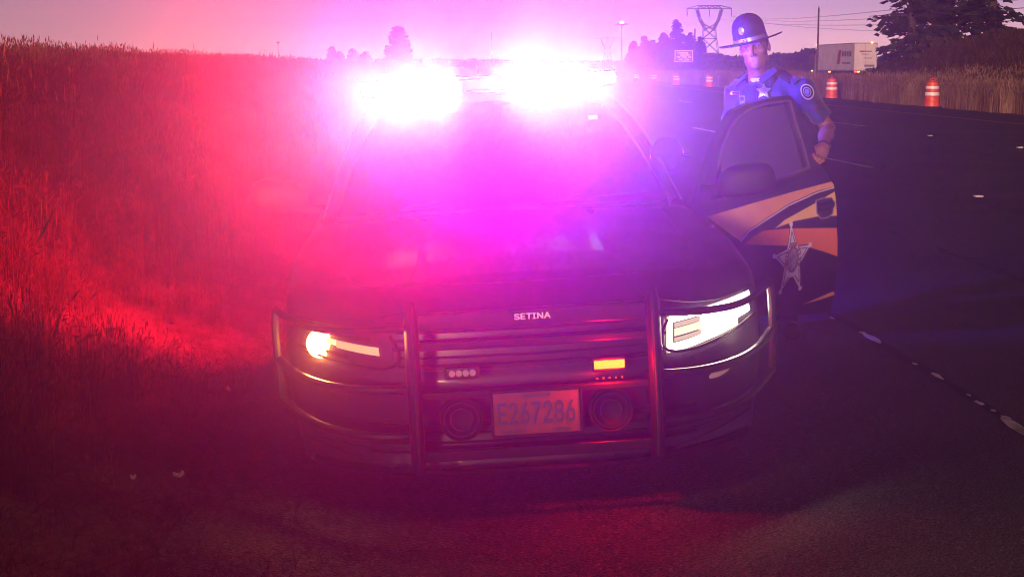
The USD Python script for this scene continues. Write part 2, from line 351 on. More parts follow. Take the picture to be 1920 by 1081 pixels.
def zc_top(Y):
    return np.interp(Y, [-.3, .0, .06, .14, .28, .5, .9, 1.3, 1.5, 1.8, 3.9, 4.3, 4.85, 5.04, 5.2], [.60, .69, .745, .785, .82, .85, .895, .93, .945, .945, 1.0, 1.03, 1.05, 1.02, .95])
def f_car(P):
    x, Y, z = np.abs(P[:, 0]), P[:, 1], P[:, 2]
    zt = zc_top(Y) - .05 * (x / .8) ** 2 + .016 * sstep(x, .40, .34 - .0 * Y) * sstep(Y, .12, .5) * sstep(-Y, -1.52, -1.36)
    zt = zt + .018 * np.exp(-((x - .79) / .07) ** 2) * sstep(Y, .35, .8) - .006 * np.exp(-(x / .018) ** 2) * sstep(Y, .2, .6)
    xs = np.interp(Y, [-.3, 0, .3, .6, .97, 1.6, 3.0, 4.0, 4.7, 5.04], [.84, .87, .90, .925, .948, .932, .945, .952, .93, .84])
    xs = xs - .05 * np.clip((z - .62) / .3, 0, 2) ** 2 - .05 * np.clip((.5 - z) / .35, 0, 2) ** 2 + .010 * np.exp(-((z - .73) / .035) ** 2) * sstep(Y, .8, 1.3)
    yf = .36 * (x / .9) ** 3 + np.interp(z, [.1, .15, .2, .3, .42, .47, .55, .68, .76, .9], [.05, .015, .03, .035, .015, .0, .03, .06, .12, .30])
    k = .035
    f = smax(z - zt, x - xs, .06)
    f = smax(f, yf - Y, k)
    f = smax(f, Y - (5.04 - .2 * (x / .9) ** 3 - .12 * np.clip(.5 - z, 0, 1)), .05)
    f = np.maximum(f, .145 + .05 * sstep(Y, .3, .7) - z)
    for wy in (.97, 4.02):
        w = np.maximum(.365 - np.hypot(Y - wy, z - .35), .60 - x)
        f = np.maximum(f, np.minimum(.365 - np.hypot(Y - wy, z - .35), x - .62))
    tub = np.maximum.reduce([x - .74, 1.62 - Y, Y - 4.1, .50 - z])
    f = np.maximum(f, -tub)
    dr = np.maximum.reduce([.60 - P[:, 0], 1.80 - Y, Y - 2.90, .30 - z])
    return np.maximum(f, -dr)
def front_Y(x, z):
    x, z = np.broadcast_arrays(np.asarray(x, float), np.asarray(z, float)); sh = x.shape
    lo = np.full(x.size, -.3); hi = np.full(x.size, .85)
    for _ in range(40):
        m = (lo + hi) / 2; f = f_car(np.stack([x.ravel(), m, z.ravel()], 1)); lo, hi = np.where(f > 0, m, lo), np.where(f > 0, hi, m)
    return hi.reshape(sh)
def top_Z(x, Y):
    x, Y = np.broadcast_arrays(np.asarray(x, float), np.asarray(Y, float)); sh = x.shape
    lo = np.full(x.size, .52); hi = np.full(x.size, 1.3)
    for _ in range(40):
        m = (lo + hi) / 2; f = f_car(np.stack([x.ravel(), Y.ravel(), m], 1)); hi, lo = np.where(f > 0, m, hi), np.where(f > 0, lo, m)
    return hi.reshape(sh)
def side_X(Y, z, sgn=1):
    Y, z = np.broadcast_arrays(np.asarray(Y, float), np.asarray(z, float)); sh = Y.shape
    lo = np.full(Y.size, .3); hi = np.full(Y.size, 1.2)
    for _ in range(40):
        m = (lo + hi) / 2; f = f_car(np.stack([sgn * m, Y.ravel(), z.ravel()], 1)); hi, lo = np.where(f > 0, m, hi), np.where(f > 0, lo, m)
    return sgn * hi.reshape(sh)
def grad(P, h=.004):
    g = np.stack([f_car(P + d) - f_car(P - d) for d in np.eye(3) * h], 1); return g / (np.linalg.norm(g, axis=1, keepdims=True) + 1e-9)
def drape_front(x, z, off, th=.006):
    P = np.stack([x, front_Y(x, z), z], -1); N = grad(P.reshape(-1, 3)).reshape(P.shape)
    return sheet(P + N * off, N, th)
def front_line(pts, off, r, n=30, sides=6):
    p = spline(pts, n) if len(pts) > 2 else np.linspace(pts[0], pts[1], n)
    P = np.stack([p[:, 0], front_Y(p[:, 0], p[:, 1]), p[:, 1]], 1); return tube(P + grad(P) * off, r, sides)
def top_line(pts, off, r, n=40, sides=6):
    p = spline(pts, n) if len(pts) > 2 else np.linspace(pts[0], pts[1], n)
    P = np.stack([p[:, 0], p[:, 1], top_Z(p[:, 0], p[:, 1])], 1); return tube(P + grad(P) * off, r, sides)

car = thing('police_car', 'dark police patrol car with flashing red and blue roof lights and an open door', 'police car', matrix=CAR)
shell = snet(f_car, (-1.0, -.1, .1), (1.0, 5.1, 1.12), .022)
cen = shell.triangles_center; ax = np.abs(cen[:, 0])
hood_out = np.array([(.70, 1.50), (.70, 1.1), (.685, .7), (.66, .45), (.58, .30), (.40, .235), (.2, .205), (0, .195)])
hx = np.interp(cen[:, 1], hood_out[::-1, 1], hood_out[::-1, 0])
is_hood = (cen[:, 1] > .195) & (cen[:, 1] < 1.5) & (ax < hx) & (cen[:, 2] > .66)
is_bump = (cen[:, 1] < .60) & (cen[:, 2] < .70) & ~is_hood
for nm, mask in (('body', ~is_hood & ~is_bump), ('hood', is_hood), ('front_bumper', is_bump)):
    m = trimesh.Trimesh(shell.vertices, shell.faces[mask], process=False); m.remove_unreferenced_vertices()
    obj(nm, m, paint, car, smooth=40)
hl = np.vstack([hood_out, hood_out[-2::-1] * [-1, 1]])
obj('hood_seam', top_line(hl, -.001, .0045, 160), dark_trim, car)
for sx in (-1, 1):
    obj('bumper_seam', front_line([(sx * .42, .735), (sx * .55, .70), (sx * .70, .685), (sx * .86, .70)], -.001, .0035), dark_trim, car)
    obj('hood_crease', top_line([(sx * .365, 1.42), (sx * .37, 1.0), (sx * .40, .55), (sx * .43, .3)], -.0035, .006), paint, car)
    a = top_Z(np.array(sx * .37), np.array(1.33))
    obj('washer_nozzle', rbox((sx * .37, 1.33, float(a) + .004), (.035, .05, .014), .006), black_plastic, car)
cowl_x = np.linspace(-.76, .76, 25)
P = np.stack([np.stack([cowl_x, 1.46 + .16 * (cowl_x / .8) ** 2 + q, .953 - .035 * (cowl_x / .8) ** 2 + 0 * cowl_x + dz], -1) for q, dz in ((-.03, -.012), (.06, .004))])
obj('cowl_panel', sheet(P, np.tile([0, 0, 1.], P.shape[:2] + (1,)), .012), black_plastic, car)

# ---- front: grille, intakes, lamps
xx, zz = np.meshgrid(np.linspace(-.49, .49, 30), np.linspace(.515, .665, 8), indexing='ij')
g = obj('grille', drape_front(xx, zz, .006), dark_trim, car)
for k in range(5):
    z0 = .53 + .03 * k
    obj('grille_slat', front_line([(-.48, z0), (0, z0), (.48, z0)], .012, .0055), black_plastic, g)
obj('cross_hair', front_line([(-.49, .592), (0, .60), (.49, .592)], .016, .009), black_plastic, g)
xx, zz = np.meshgrid(np.linspace(-.60, .60, 30), np.linspace(.20, .335, 8), indexing='ij')
g = obj('lower_intake', drape_front(xx, zz, .005), dark_trim, car)
for k in range(4):
    z0 = .215 + .034 * k
    obj('intake_slat', front_line([(-.60, z0), (0, z0), (.60, z0)], .011, .0055), black_plastic, g)
obj('front_lip', front_line([(-.86, .165), (-.6, .152), (0, .147), (.6, .152), (.86, .165)], .012, [.012] * 60, 60), black_plastic, car)
for sx in (-1, 1):
    s_, t_ = np.meshgrid(np.linspace(0, 1, 12), np.linspace(0, 1, 5), indexing='ij')
    x = sx * (.50 + .34 * s_); z = .165 + .02 * s_ + t_ * (.004 + .055 * s_ ** 1.5)
    obj('bumper_winglet', drape_front(x, z, .016, .012), paint, car)
    for k in range(2):
        obj('bumper_crease', front_line([(sx * .46, .225 + .03 * k), (sx * .62, .228 + .032 * k), (sx * .80, .243 + .034 * k)], .002, .005), paint, car)

lamp_housing = plain('lamp_housing', (.03, .03, .03), .3)
reflector = plain('lamp_reflector', (.55, .55, .55), .18, 1.)
led_white = emit('led_white', (1.0, .80, .50), 26.)
led_hot = emit('led_hot', (1.0, .86, .62), 70.)
led_faint = emit('led_faint', (1.0, .74, .48), .8)
led_dim = emit('led_dim', (1.0, .66, .34), 2.2)
amber_bulb = emit('amber_bulb', (1.0, .42, .07), 120.)
amber_bulb_soft = emit('amber_soft_glow', (1.0, .45, .10), 5.)
amber_strip = emit('amber_strip', (1.0, .42, .18), 1.3)
def hl_grid(sx, s, t):
    x = .505 + .355 * s + .012 * (1 - t) * (1 - s) * 0
    zb = .518 + .078 * np.clip(s, 0, 2) ** 1.5; zt_ = .652 + .036 * s
    x = x - .012 * (1 - t) * (1 - s)
    return sx * x, zb + (zt_ - zb) * t
for sx in (-1, 1):
    S, T = np.meshgrid(np.linspace(0, 1, 22), np.linspace(0, 1, 9), indexing='ij')
    x, z = hl_grid(sx, S, T)
    hd = obj('headlight', drape_front(x, z, .004), lamp_housing, car, label='bright white headlight' if sx > 0 else 'headlight with one glowing amber bulb')
    def patch(s0, s1, t0, t1, off, mat, name, th=.004, n=10):
        S, T = np.meshgrid(np.linspace(s0, s1, n), np.linspace(t0, t1, 5), indexing='ij')
        x, z = hl_grid(sx, S, T); obj(name, drape_front(x, z, off, th), mat, hd)
    if sx > 0:
        patch(.02, .98, .80, .97, .016, led_white, 'light_strip')
        patch(.02, .80, .03, .24, .016, led_white, 'light_strip')
        patch(.0, .05, .10, .90, .015, led_white, 'light_strip', n=4)
        patch(.40, .97, .26, .80, .014, led_hot, 'lamp_bowl')
        patch(.08, .38, .42, .62, .014, led_dim, 'light_guide')
        patch(.08, .36, .64, .76, .013, led_faint, 'reflector')
        patch(.08, .38, .28, .38, .013, led_faint, 'reflector')
    else:
        c = np.array([-.765, 0, .602]); c[1] = float(front_Y(c[0], c[2]))
        sp = trimesh.creation.icosphere(3, .055); sp.vertices *= [1, .6, 1]; sp.apply_translation(c + [0, -.004, 0]); obj('bulb', sp, amber_bulb, hd)
        patch(.13, .56, .34, .56, .012, amber_strip, 'light_guide')
        patch(.56, .70, .40, .56, .0125, amber_bulb_soft, 'light_guide')
        patch(.25, .95, .90, .96, .012, reflector, 'reflector')
        patch(.45, .80, .08, .20, .012, reflector, 'reflector')
        patch(.20, .75, .70, .80, .012, reflector, 'reflector')
    x, z = hl_grid(sx, np.linspace(-.01, 1.02, 22)[:, None] + 0 * T[:1], 0 * np.linspace(0, 1, 22)[:, None] + np.linspace(-.03, 1.03, 9)[None])
    obj('lens', drape_front(x, z, .026, .003), lens_clear, hd)
    e = [hl_grid(sx, np.array(a), np.array(b)) for a, b in ((-.01, .9), (-.01, .1), (.3, -.05), (.7, -.06), (1.02, .05))]
    obj('lens_rim', front_line([(float(a), float(b)) for a, b in e], .020, .006, 40), black_plastic, hd)
    # pale marker lens low on the bumper corner and the panel under the lamp
    S, T = np.meshgrid(np.linspace(0, 1, 12), np.linspace(0, 1, 5), indexing='ij')
    x = sx * (.665 + .13 * S); z = .405 + .055 * S + (T - .5) * .05 * np.sin(np.pi * (.06 + .88 * S))
    obj('marker_lens', drape_front(x, z, .004), plain('marker_lens_%s' % ('pale' if sx > 0 else 'dark'), (.5, .45, .4) if sx > 0 else (.03, .02, .02), .25), car)
    x = sx * (.56 + .29 * S); z = .492 + .045 * S ** 1.5 + T * .022 * (.2 + S)
    obj('lamp_sill', drape_front(x, z, .004), paint, car)

# ---- push bumper
pb = thing('push_bumper', parent=car, label='black steel push bumper with wrap around rails')
for sx in (-1, 1):
    prof = [(-.10, .20), (-.125, .26), (-.125, .60), (-.11, .72), (-.085, .785)]
    pts = [np.array([sx * .425, y, z]) for y, z in prof]
    obj('upright', tube(spline(pts, 16), [.026] * 15 + [.018], 12, flat=1.6), rail_coat, pb)
    obj('upright_edge', tube(spline([p + [sx * -.004, -.042, 0] for p in pts[:-1]], 12), .006, 6), rubber, pb)
    rail = lambda pts, r=.017: tube(spline(pts, 22), r, 10)
    obj('rail', rail([(sx * .43, -.10, .485), (sx * .62, -.075, .485), (sx * .74, .0, .495), (sx * .82, .09, .508), (sx * .925, .27, .548)]), rail_coat, pb)
    obj('rail', rail([(sx * .43, -.10, .315), (sx * .62, -.075, .322), (sx * .74, .0, .338), (sx * .82, .10, .355), (sx * .925, .27, .395)]), rail_coat, pb)
    obj('rail', rail([(sx * .43, -.07, .70), (sx * .60, -.05, .692), (sx * .76, .06, .69), (sx * .86, .19, .705), (sx * .93, .29, .735)], .014), rail_coat, pb)
    obj('outer_post', tube([(sx * .925, .27, .385), (sx * .932, .272, .548), (sx * .935, .285, .66), (sx * .93, .29, .735)], .0155, 10), rail_coat, pb)
    obj('bracket', rbox((sx * .425, -.03, .42), (.03, .13, .12), .008), rail_coat, pb)
    obj('bracket', rbox((sx * .425, -.03, .27), (.03, .13, .10), .008), rail_coat, pb)
obj('crossbar', rbox((0, -.108, .718), (.81, .03, .066), .012), rail_coat, pb)
obj('crossbar', rbox((0, -.105, .632), (.81, .024, .030), .008), rail_coat, pb)
obj('crossbar', rbox((0, -.105, .455), (.81, .024, .028), .008), rail_coat, pb)
obj('crossbar', rbox((0, -.098, .235), (.81, .024, .040), .008), rail_coat, pb)
tm = text('SETINA', .020, .002, True); tm.apply_scale([1.25, 1, 1]); tm.apply_transform(place(rotx(math.pi / 2))); tm.apply_translation((0, -.1235, .722))
white_mark = plain('white_vinyl', (.8, .8, .8), .5)
obj('lettering', tm, white_mark, pb)
lamp_black = plain('lamp_black', (.015, .015, .015), .35)
for nm, x, z in (('grille_lamp', -.255, .535), ('grille_lamp', .262, .535)):
    on = x > 0
    gl = obj(nm, rbox((x, -.118, z), (.125, .022, .046), .01), lamp_black, car, label='glowing red grille lamp' if on else 'unlit grille lamp')
    redled = emit('red_led_core', (1.0, .17, .004), 5.) if on else plain('unlit_led', (.55, .5, .55), .2, .4)
    for k in range(4):
        lm = trimesh.creation.cylinder(.0115, .008, sections=16); lm.apply_transform(place(rotx(math.pi / 2))); lm.apply_translation((x - .036 + .024 * k, -.131, z)); obj('light_emitting_diode', lm, redled, gl)
    if on:
        obj('lens', rbox((x, -.128, z), (.108, .008, .030), .004), redled, gl)
        for k in range(5): obj('indicator_dot', box((x - .044 + .022 * k, -.121, z - .050), (.006, .004, .005)), emit('red_dot', (1, .06, .02), 2.), gl)
for x in (-.265, .27):
    sp_ = obj('siren_speaker', lathe([(0, .0), (.03, .0), (.055, -.01), (.076, -.03), (.08, -.03), (.08, .02), (0, .03)], 28).apply_transform(place(rotx(math.pi / 2) @ rotx(math.pi), (x, -.035, .355))), black_plastic, car)
    for r in (.040, .062):
        obj('speaker_ring', trimesh.creation.torus(r, .003, major_sections=28, minor_sections=6).apply_transform(place(rotx(math.pi / 2), (x, -.062, .355))), dark_trim, sp_)
# ---- licence plate
pl = thing('license_plate', parent=car, label='license plate reading E267286')
plate_bg = noisy('plate_face', (.12, .030, .028), (.15, .042, .036), 9., .5)
plate_ink = plain('plate_ink', (.03, .03, .12), .5)
obj('plate', rbox((0, -.118, .377), (.305, .004, .153), .0018), plate_bg, pl)
for (cx, cz, sx, sz) in ((0, .458, .325, .012), (0, .296, .325, .012), (-.1585, .377, .010, .152), (.1585, .377, .010, .152)):
    obj('frame_bar', rbox((cx, -.119, cz), (sx, .010, sz), .003), black_plastic, pl)
def plate_text(s, h, x, z, sxs=1., bold=True):
    t = text(s, h, .0015, bold); t.apply_scale([sxs, 1, 1]); t.apply_transform(place(rotx(math.pi / 2), (x, -.1205, z))); obj('lettering', t, plate_ink, pl)
plate_text('E267286', .074, 0, .378, .62)
plate_text('OREGON', .013, 0, .4395, 1.3)
plate_text('PUBLICLY', .010, -.085, .315, 1.3)
plate_text('OWNED', .010, .088, .315, 1.3)

# ---- greenhouse
def lerp_curves(a, b, n, bulge=(0, 0, 0)):
    t = np.linspace(0, 1, n)[:, None, None]; return a[None] * (1 - t) + b[None] * t + np.array(bulge) * (4 * t * (1 - t))
u = np.linspace(-1, 1, 25)
base = np.stack([.775 * u, 1.47 + .19 * u ** 2, .945 - .022 * u ** 2], 1)
top = np.stack([.555 * u, 2.20 + .07 * u ** 2, 1.405 - .030 * u ** 2], 1)
W = lerp_curves(base, top, 12, (0, -.02, .028)); Wn = np.tile(np.array([0, -.55, .83]), W.shape[:2] + (1,))
obj('windscreen', sheet(W, Wn, .005), glass_wind, car)
obj('windscreen_frit', tube(W[0] + [0, -.004, .006], .010, 6), dark_trim, car)
obj('windscreen_frit', tube(W[-1] + [0, -.004, .004], .010, 6), dark_trim, car)
v = np.linspace(0, 1, 16)
R_ = np.stack([np.stack([(.565 + .02 * math.sin(math.pi * q)) * u, 2.19 + 1.45 * q + .07 * u ** 2 * (1 - q), 1.405 + .045 * math.sin(math.pi * (.15 + .75 * q)) - .018 - .035 * np.abs(u) ** 2.5 + 0 * u], 1) for q in v])
obj('roof', sheet(R_, np.tile([0, 0, 1.], R_.shape[:2] + (1,)), .02), paint, car)
rb = np.stack([.56 * u, 3.62 + .02 * u ** 2, 1.385 - .03 * u ** 2], 1); rb2 = np.stack([.70 * u, 4.32 + .05 * u ** 2, 1.03 - .02 * u ** 2], 1)
RW = lerp_curves(rb, rb2, 8, (0, 0, .03)); obj('rear_window', sheet(RW, np.tile([0, .45, .89], RW.shape[:2] + (1,)), .005), glass_wind, car)
for sx in (-1, 1):
    ap = spline([(sx * .800, 1.60, .925), (sx * .745, 1.80, 1.085), (sx * .665, 2.04, 1.265), (sx * .585, 2.28, 1.378), (sx * .572, 2.6, 1.405), (sx * .575, 3.3, 1.398), (sx * .60, 3.7, 1.355), (sx * .69, 4.2, 1.12), (sx * .75, 4.45, 1.02)], 50)
    obj('roof_pillar', tube(ap, .033, 10), paint, car)
    obj('pillar_trim', tube(ap[:22] + [sx * .016, -.022, .018], .006, 6), plain('bright_trim', (.35, .34, .36), .25, .8), car)
    sy = np.linspace(1.72, 4.2, 26); zt_ = np.interp(sy, [1.6, 1.8, 2.04, 2.28, 2.6, 3.3, 3.7, 4.2], [.925, 1.07, 1.24, 1.36, 1.385, 1.38, 1.34, 1.12]); xt_ = np.interp(sy, [1.6, 1.8, 2.04, 2.28, 2.6, 3.3, 3.7, 4.2], [.80, .745, .665, .585, .572, .575, .60, .69])
    sel = slice(0, 26) if sx < 0 else slice(13, 26)
    lo_ = np.stack([sx * (.83 + 0 * sy), sy, .95 + .02 * (sy - 1.7)], 1)[sel]; hi_ = np.stack([sx * xt_, sy, zt_], 1)[sel]
    SW = lerp_curves(lo_, hi_, 5, (sx * .015, 0, 0)); obj('side_window', sheet(SW, np.tile([sx * .9, 0, .35], SW.shape[:2] + (1,)), .005), glass_door, car)
    obj('belt_trim', tube(lo_, .012, 6), dark_trim, car)
    if True: obj('center_pillar', tube([(sx * .84, 2.93, .95), (sx * .565, 2.90, 1.39)], .03, 8), dark_trim, car)
# wipers
for a, b in (((-.62, 1.50, .962), (.02, 1.56, .985)), ((.02, 1.47, .972), (.66, 1.58, .982))):
    w = obj('wiper', tube([a, b], .006, 6), dark_trim, car); obj('wiper_arm', tube([np.array(a) + [0, -.02, -.01], (np.array(a) + b) / 2 + [0, 0, .014]], .008, 6), dark_trim, w)
# cabin
obj('dashboard', rbox((0, 1.85, .86), (1.44, .38, .14), .05), interior, car)
obj('instrument_hood', rbox((.36, 1.83, .945), (.36, .22, .07), .03), interior, car)
for x in (-.37, .37):
    st = obj('seat', rbox((x, 2.72, .92), (.48, .16, .62), .06, rotx(-.2)), seat_cloth, car)
    obj('headrest', rbox((x, 2.80, 1.26), (.26, .09, .17), .04), seat_cloth, st)
    obj('seat_base', rbox((x, 2.50, .60), (.50, .50, .16), .06), seat_cloth, st)
sw = obj('steering_wheel', trimesh.creation.torus(.185, .016, major_sections=36, minor_sections=8).apply_transform(place(rotx(math.radians(65)), (.37, 2.12, .95))), interior, car)
obj('steering_hub', rbox((.37, 2.10, .94), (.34, .04, .06), .015), interior, sw)
part = thing('partition', parent=car)
obj('partition_bar', tube([(-.60, 2.98, 1.12), (.60, 2.98, 1.12)], .010, 8), chrome, part)
obj('partition_bar', tube([(-.55, 2.98, 1.33), (.55, 2.98, 1.33)], .012, 8), rail_coat, part)
for x in (-.3, -.05, .18, .42): obj('partition_bar', tube([(x, 2.98, .75), (x, 2.98, 1.33)], .007, 6), rail_coat, part)
obj('rear_view_mirror', rbox((-.02, 2.12, 1.285), (.22, .025, .065), .012), dark_trim, car)
obj('windscreen_sticker', rbox((.475, 2.025, 1.318), (.045, .004, .035), .0015, rotx(-.98)), plain('sticker', (.45, .4, .45), .5), car)
obj('rear_seat', rbox((0, 3.75, .85), (1.3, .2, .6), .07), seat_cloth, car)
# wheels
tyre_prof = [(.20, -.10), (.29, -.115), (.325, -.11), (.345, -.085), (.348, 0), (.345, .085), (.325, .11), (.29, .115), (.20, .10)]
for wx in (-.80, .80):
    for wy in (.97, 4.02):
        wh = thing('wheel', parent=car)
        obj('tyre', lathe(tyre_prof, 40).apply_transform(place(roty(math.pi / 2), (wx, wy, .348))), rubber, wh)
        rim = [lathe([(0, .03), (.06, .05), (.08, .03), (.19, .02), (.205, .09), (.205, -.09), (0, -.09)], 32).apply_transform(place(roty(math.copysign(math.pi / 2, wx)), (wx, wy, .348)))]
        for k in range(5):
            a = k * 2 * math.pi / 5; rim.append(rbox((wx + math.copysign(.06, wx), wy + .12 * math.cos(a), .348 + .12 * math.sin(a)), (.03, .15, .05), .01, rotx(a)))
        obj('rim', cat_(rim), rim_metal, wh)
# mirror on the closed side
mirror_shell = noisy('mirror_shell', (.005, .005, .007), (.008, .008, .011), 60., .5, specular_ior_level=.2)
def mirror(c, sx, parent, R=np.eye(3)):
    m = trimesh.creation.icosphere(4, 1.0); v = m.vertices
    v = np.sign(v) * np.abs(v) ** .62; v = v * [.135, .075, .078]; v[:, 0] *= 1 - .10 * (v[:, 2] / .08); v[:, 2] += .012 * (v[:, 0] * sx / .13)
    m.vertices = v @ R.T + c
    mr = obj('door_mirror', m, mirror_shell, parent)
    return mr
mr = mirror(np.array([-1.035, 1.86, 1.035]), -1, car)
obj('mirror_arm', rbox((-.90, 1.85, .965), (.16, .06, .04), .015), black_plastic, car)
# spotlight on the pillar
sl = thing('spotlight', parent=car)
c = np.array([.79, 1.80, 1.135]); Rs = rotz(-.15) @ rotx(math.pi / 2)
obj('lamp_housing', lathe([(0, -.10), (.03, -.096), (.058, -.07), (.074, -.03), (.078, 0), (.074, .004), (0, .012)], 32).apply_transform(place(Rs, c)), plain('spot_glass', (.006, .006, .008), .6, specular_ior_level=.05), sl)
obj('lamp_ring', trimesh.creation.torus(.077, .0045, major_sections=40, minor_sections=8).apply_transform(place(Rs, c)), chrome, sl)
obj('lamp_arm', tube([c + [0, .05, -.03], (.765, 1.82, 1.06)], .012, 8), chrome, sl)
obj('aiming_knob', rbox(c + [.095, -.0, -.008], (.035, .025, .022), .009), chrome, sl)
obj('antenna', tube([(.02, 4.5, 1.05), (.02, 4.55, 1.62)], .004, 6), dark_trim, car)

# ---- roof light bar and its flashing lamps
lb = thing('light_bar', parent=car, label='roof light bar with red lamps at one end and blue lamps at the other')
LBY, LBZ = 2.62, 1.497
obj('bar_base', rbox((0, LBY, LBZ - .033), (1.30, .24, .016), .006), lamp_black, lb)
obj('bar_lid', rbox((0, LBY, LBZ + .036), (1.30, .26, .012), .005), lamp_black, lb)
for x in (-.5, .5): obj('mounting_foot', rbox((x, LBY, LBZ - .055), (.06, .16, .045), .01), lamp_black, lb)
obj('bar_core', rbox((0, LBY, LBZ), (1.26, .10, .055), .01), plain('bar_core', (.2, .2, .2), .3), lb)
red_core, blue_core, dead = emit('red_flash', (1.0, .22, .18), 16.), emit('blue_flash', (.5, .55, 1.0), 16.), plain('unlit_lens', (.25, .25, .28), .2)
blue_soft, amber_soft = emit('blue_side', (.35, .60, 1.0), 14.), emit('amber_lens', (1.0, .62, .02), 12.)
RED, BLUE = (1.0, .0, .025), (.15, .0, 1.0)
RED_I, BLUE_I = 16000., 11000.
WARM_CORE, COOL_CORE = (1.0, .78, .62), (.72, .86, 1.0)
RAY_I, CORE_I = 1500., 3000.
flash = [(-.56, 'r'), (-.44, 'r'), (-.32, 'r'), (-.19, 'd'), (-.06, 'd'), (.10, 'b'), (.22, 'b'), (.35, 'b'), (.46, 'd')]
for x, k in flash:
    lm = obj('flash_lamp', rbox((x, LBY - .095, LBZ), (.105, .03, .052), .006), {'r': red_core, 'b': blue_core, 'd': dead}[k], lb)
    if k == 'd': continue
    l = UsdLux.SphereLight.Define(stage, path_for('beam', lb))
    l.CreateRadiusAttr(.022); l.CreateNormalizeAttr(True); l.CreateIntensityAttr(RED_I if k == 'r' else BLUE_I); l.CreateColorAttr(Gf.Vec3f(*(RED if k == 'r' else BLUE)))
    l.AddTranslateOp().Set((x, LBY - .14, LBZ)); l.AddRotateZOp().Set(-3.0 if k == 'r' else -5.0); l.AddRotateXOp().Set(-90.0)
    sh = UsdLux.ShapingAPI.Apply(l.GetPrim()); sh.CreateShapingConeAngleAttr(15. if k == 'r' else 8.); sh.CreateShapingConeSoftnessAttr(1.0)
    l = UsdLux.SphereLight.Define(stage, path_for('core_beam', lb))
    l.CreateRadiusAttr(.022); l.CreateNormalizeAttr(True); l.CreateIntensityAttr(CORE_I * (1.2 if k == 'r' else 1.0)); l.CreateColorAttr(Gf.Vec3f(*(WARM_CORE if k == 'r' else COOL_CORE)))
    l.AddTranslateOp().Set((x + (.15 if k == 'r' else 0.), LBY - .14, LBZ)); l.AddRotateZOp().Set(-3.6 if k == 'r' else -.7); l.AddRotateXOp().Set(-90.0)
    sh = UsdLux.ShapingAPI.Apply(l.GetPrim()); sh.CreateShapingConeAngleAttr(3.2); sh.CreateShapingConeSoftnessAttr(1.0)
# the collimated fan of pale beams that leaves each lit group of modules
rr_ = np.random.default_rng(17)
for x, col in ((-.45, WARM_CORE), (.19, COOL_CORE)):
    for q in range(13):
        th_ = 2 * math.pi * (q + .35 * rr_.uniform(-1, 1)) / 13; el_ = rr_.uniform(3.8, 6.8)
        l = UsdLux.SphereLight.Define(stage, path_for('ray_beam', lb))
        l.CreateRadiusAttr(.015); l.CreateNormalizeAttr(True); l.CreateIntensityAttr(RAY_I * rr_.uniform(.5, 1.1) * (.9 if x < 0 else 1.1) * (1 - .85 * max(0., math.sin(th_))) * (1 - .55 * max(0., math.cos(th_) * (1 if x < 0 else -1)))); l.CreateColorAttr(Gf.Vec3f(*col))
        l.AddTranslateOp().Set((x + .13 * math.cos(th_), LBY - .145, LBZ + .015 * math.sin(th_))); l.AddRotateZOp().Set(el_ * math.cos(th_)); l.AddRotateXOp().Set(-90.0 + el_ * math.sin(th_))
        sh = UsdLux.ShapingAPI.Apply(l.GetPrim()); sh.CreateShapingConeAngleAttr(float(rr_.uniform(1.8, 2.8))); sh.CreateShapingConeSoftnessAttr(1.0)
obj('end_lamp', rbox((.595, LBY - .03, LBZ), (.115, .17, .056), .02), blue_soft, lb)
obj('end_lamp', rbox((-.625, LBY - .02, LBZ), (.05, .17, .056), .02), red_core, lb)
obj('amber_lamp', rbox((-.27, LBY - .118, LBZ - .03), (.20, .014, .016), .005), amber_soft, lb)
for sx, col, I, cone, yw, dy in ((1, (.05, .13, 1.0), 34., 46., 8., -.06), (-1, (1.0, .004, .03), 90., 70., 6., -.06), (1, (.10, .02, 1.0), 150., 62., 48., .13), (-1, (1.0, .003, .015), 620., 64., -42., .13)):
    l = UsdLux.SphereLight.Define(stage, path_for('side_beam', lb))
    l.CreateRadiusAttr(.03); l.CreateNormalizeAttr(True); l.CreateIntensityAttr(I); l.CreateColorAttr(Gf.Vec3f(*col)); l.AddTranslateOp().Set((sx * .70, LBY + dy, LBZ))
    l.AddRotateZOp().Set(sx * yw if dy < 0 else (yw if sx > 0 else yw)); l.AddRotateYOp().Set(-sx * (90. + (8 if sx > 0 and dy < 0 else -4)))
    sh = UsdLux.ShapingAPI.Apply(l.GetPrim()); sh.CreateShapingConeAngleAttr(cone); sh.CreateShapingConeSoftnessAttr(1.0)
for (x, y, z), col, I, R_, cone in (((.262, -.165, .535), (1, .004, .003), 6., .02, None), ((.70, -.02, .60), (1.0, .80, .52), 22., .03, 14.), ((-.765, .10, .602), (1.0, .26, .03), 60., .03, 14.)):
    l = UsdLux.SphereLight.Define(stage, path_for('lamp_beam', car))
    l.CreateRadiusAttr(R_); l.CreateNormalizeAttr(True); l.CreateIntensityAttr(I); l.CreateColorAttr(Gf.Vec3f(*col)); l.AddTranslateOp().Set((x, y, z)); l.AddRotateXOp().Set(-96.0 if cone else -90.)
    if cone:
        sh = UsdLux.ShapingAPI.Apply(l.GetPrim()); sh.CreateShapingConeAngleAttr(cone); sh.CreateShapingConeSoftnessAttr(1.0)

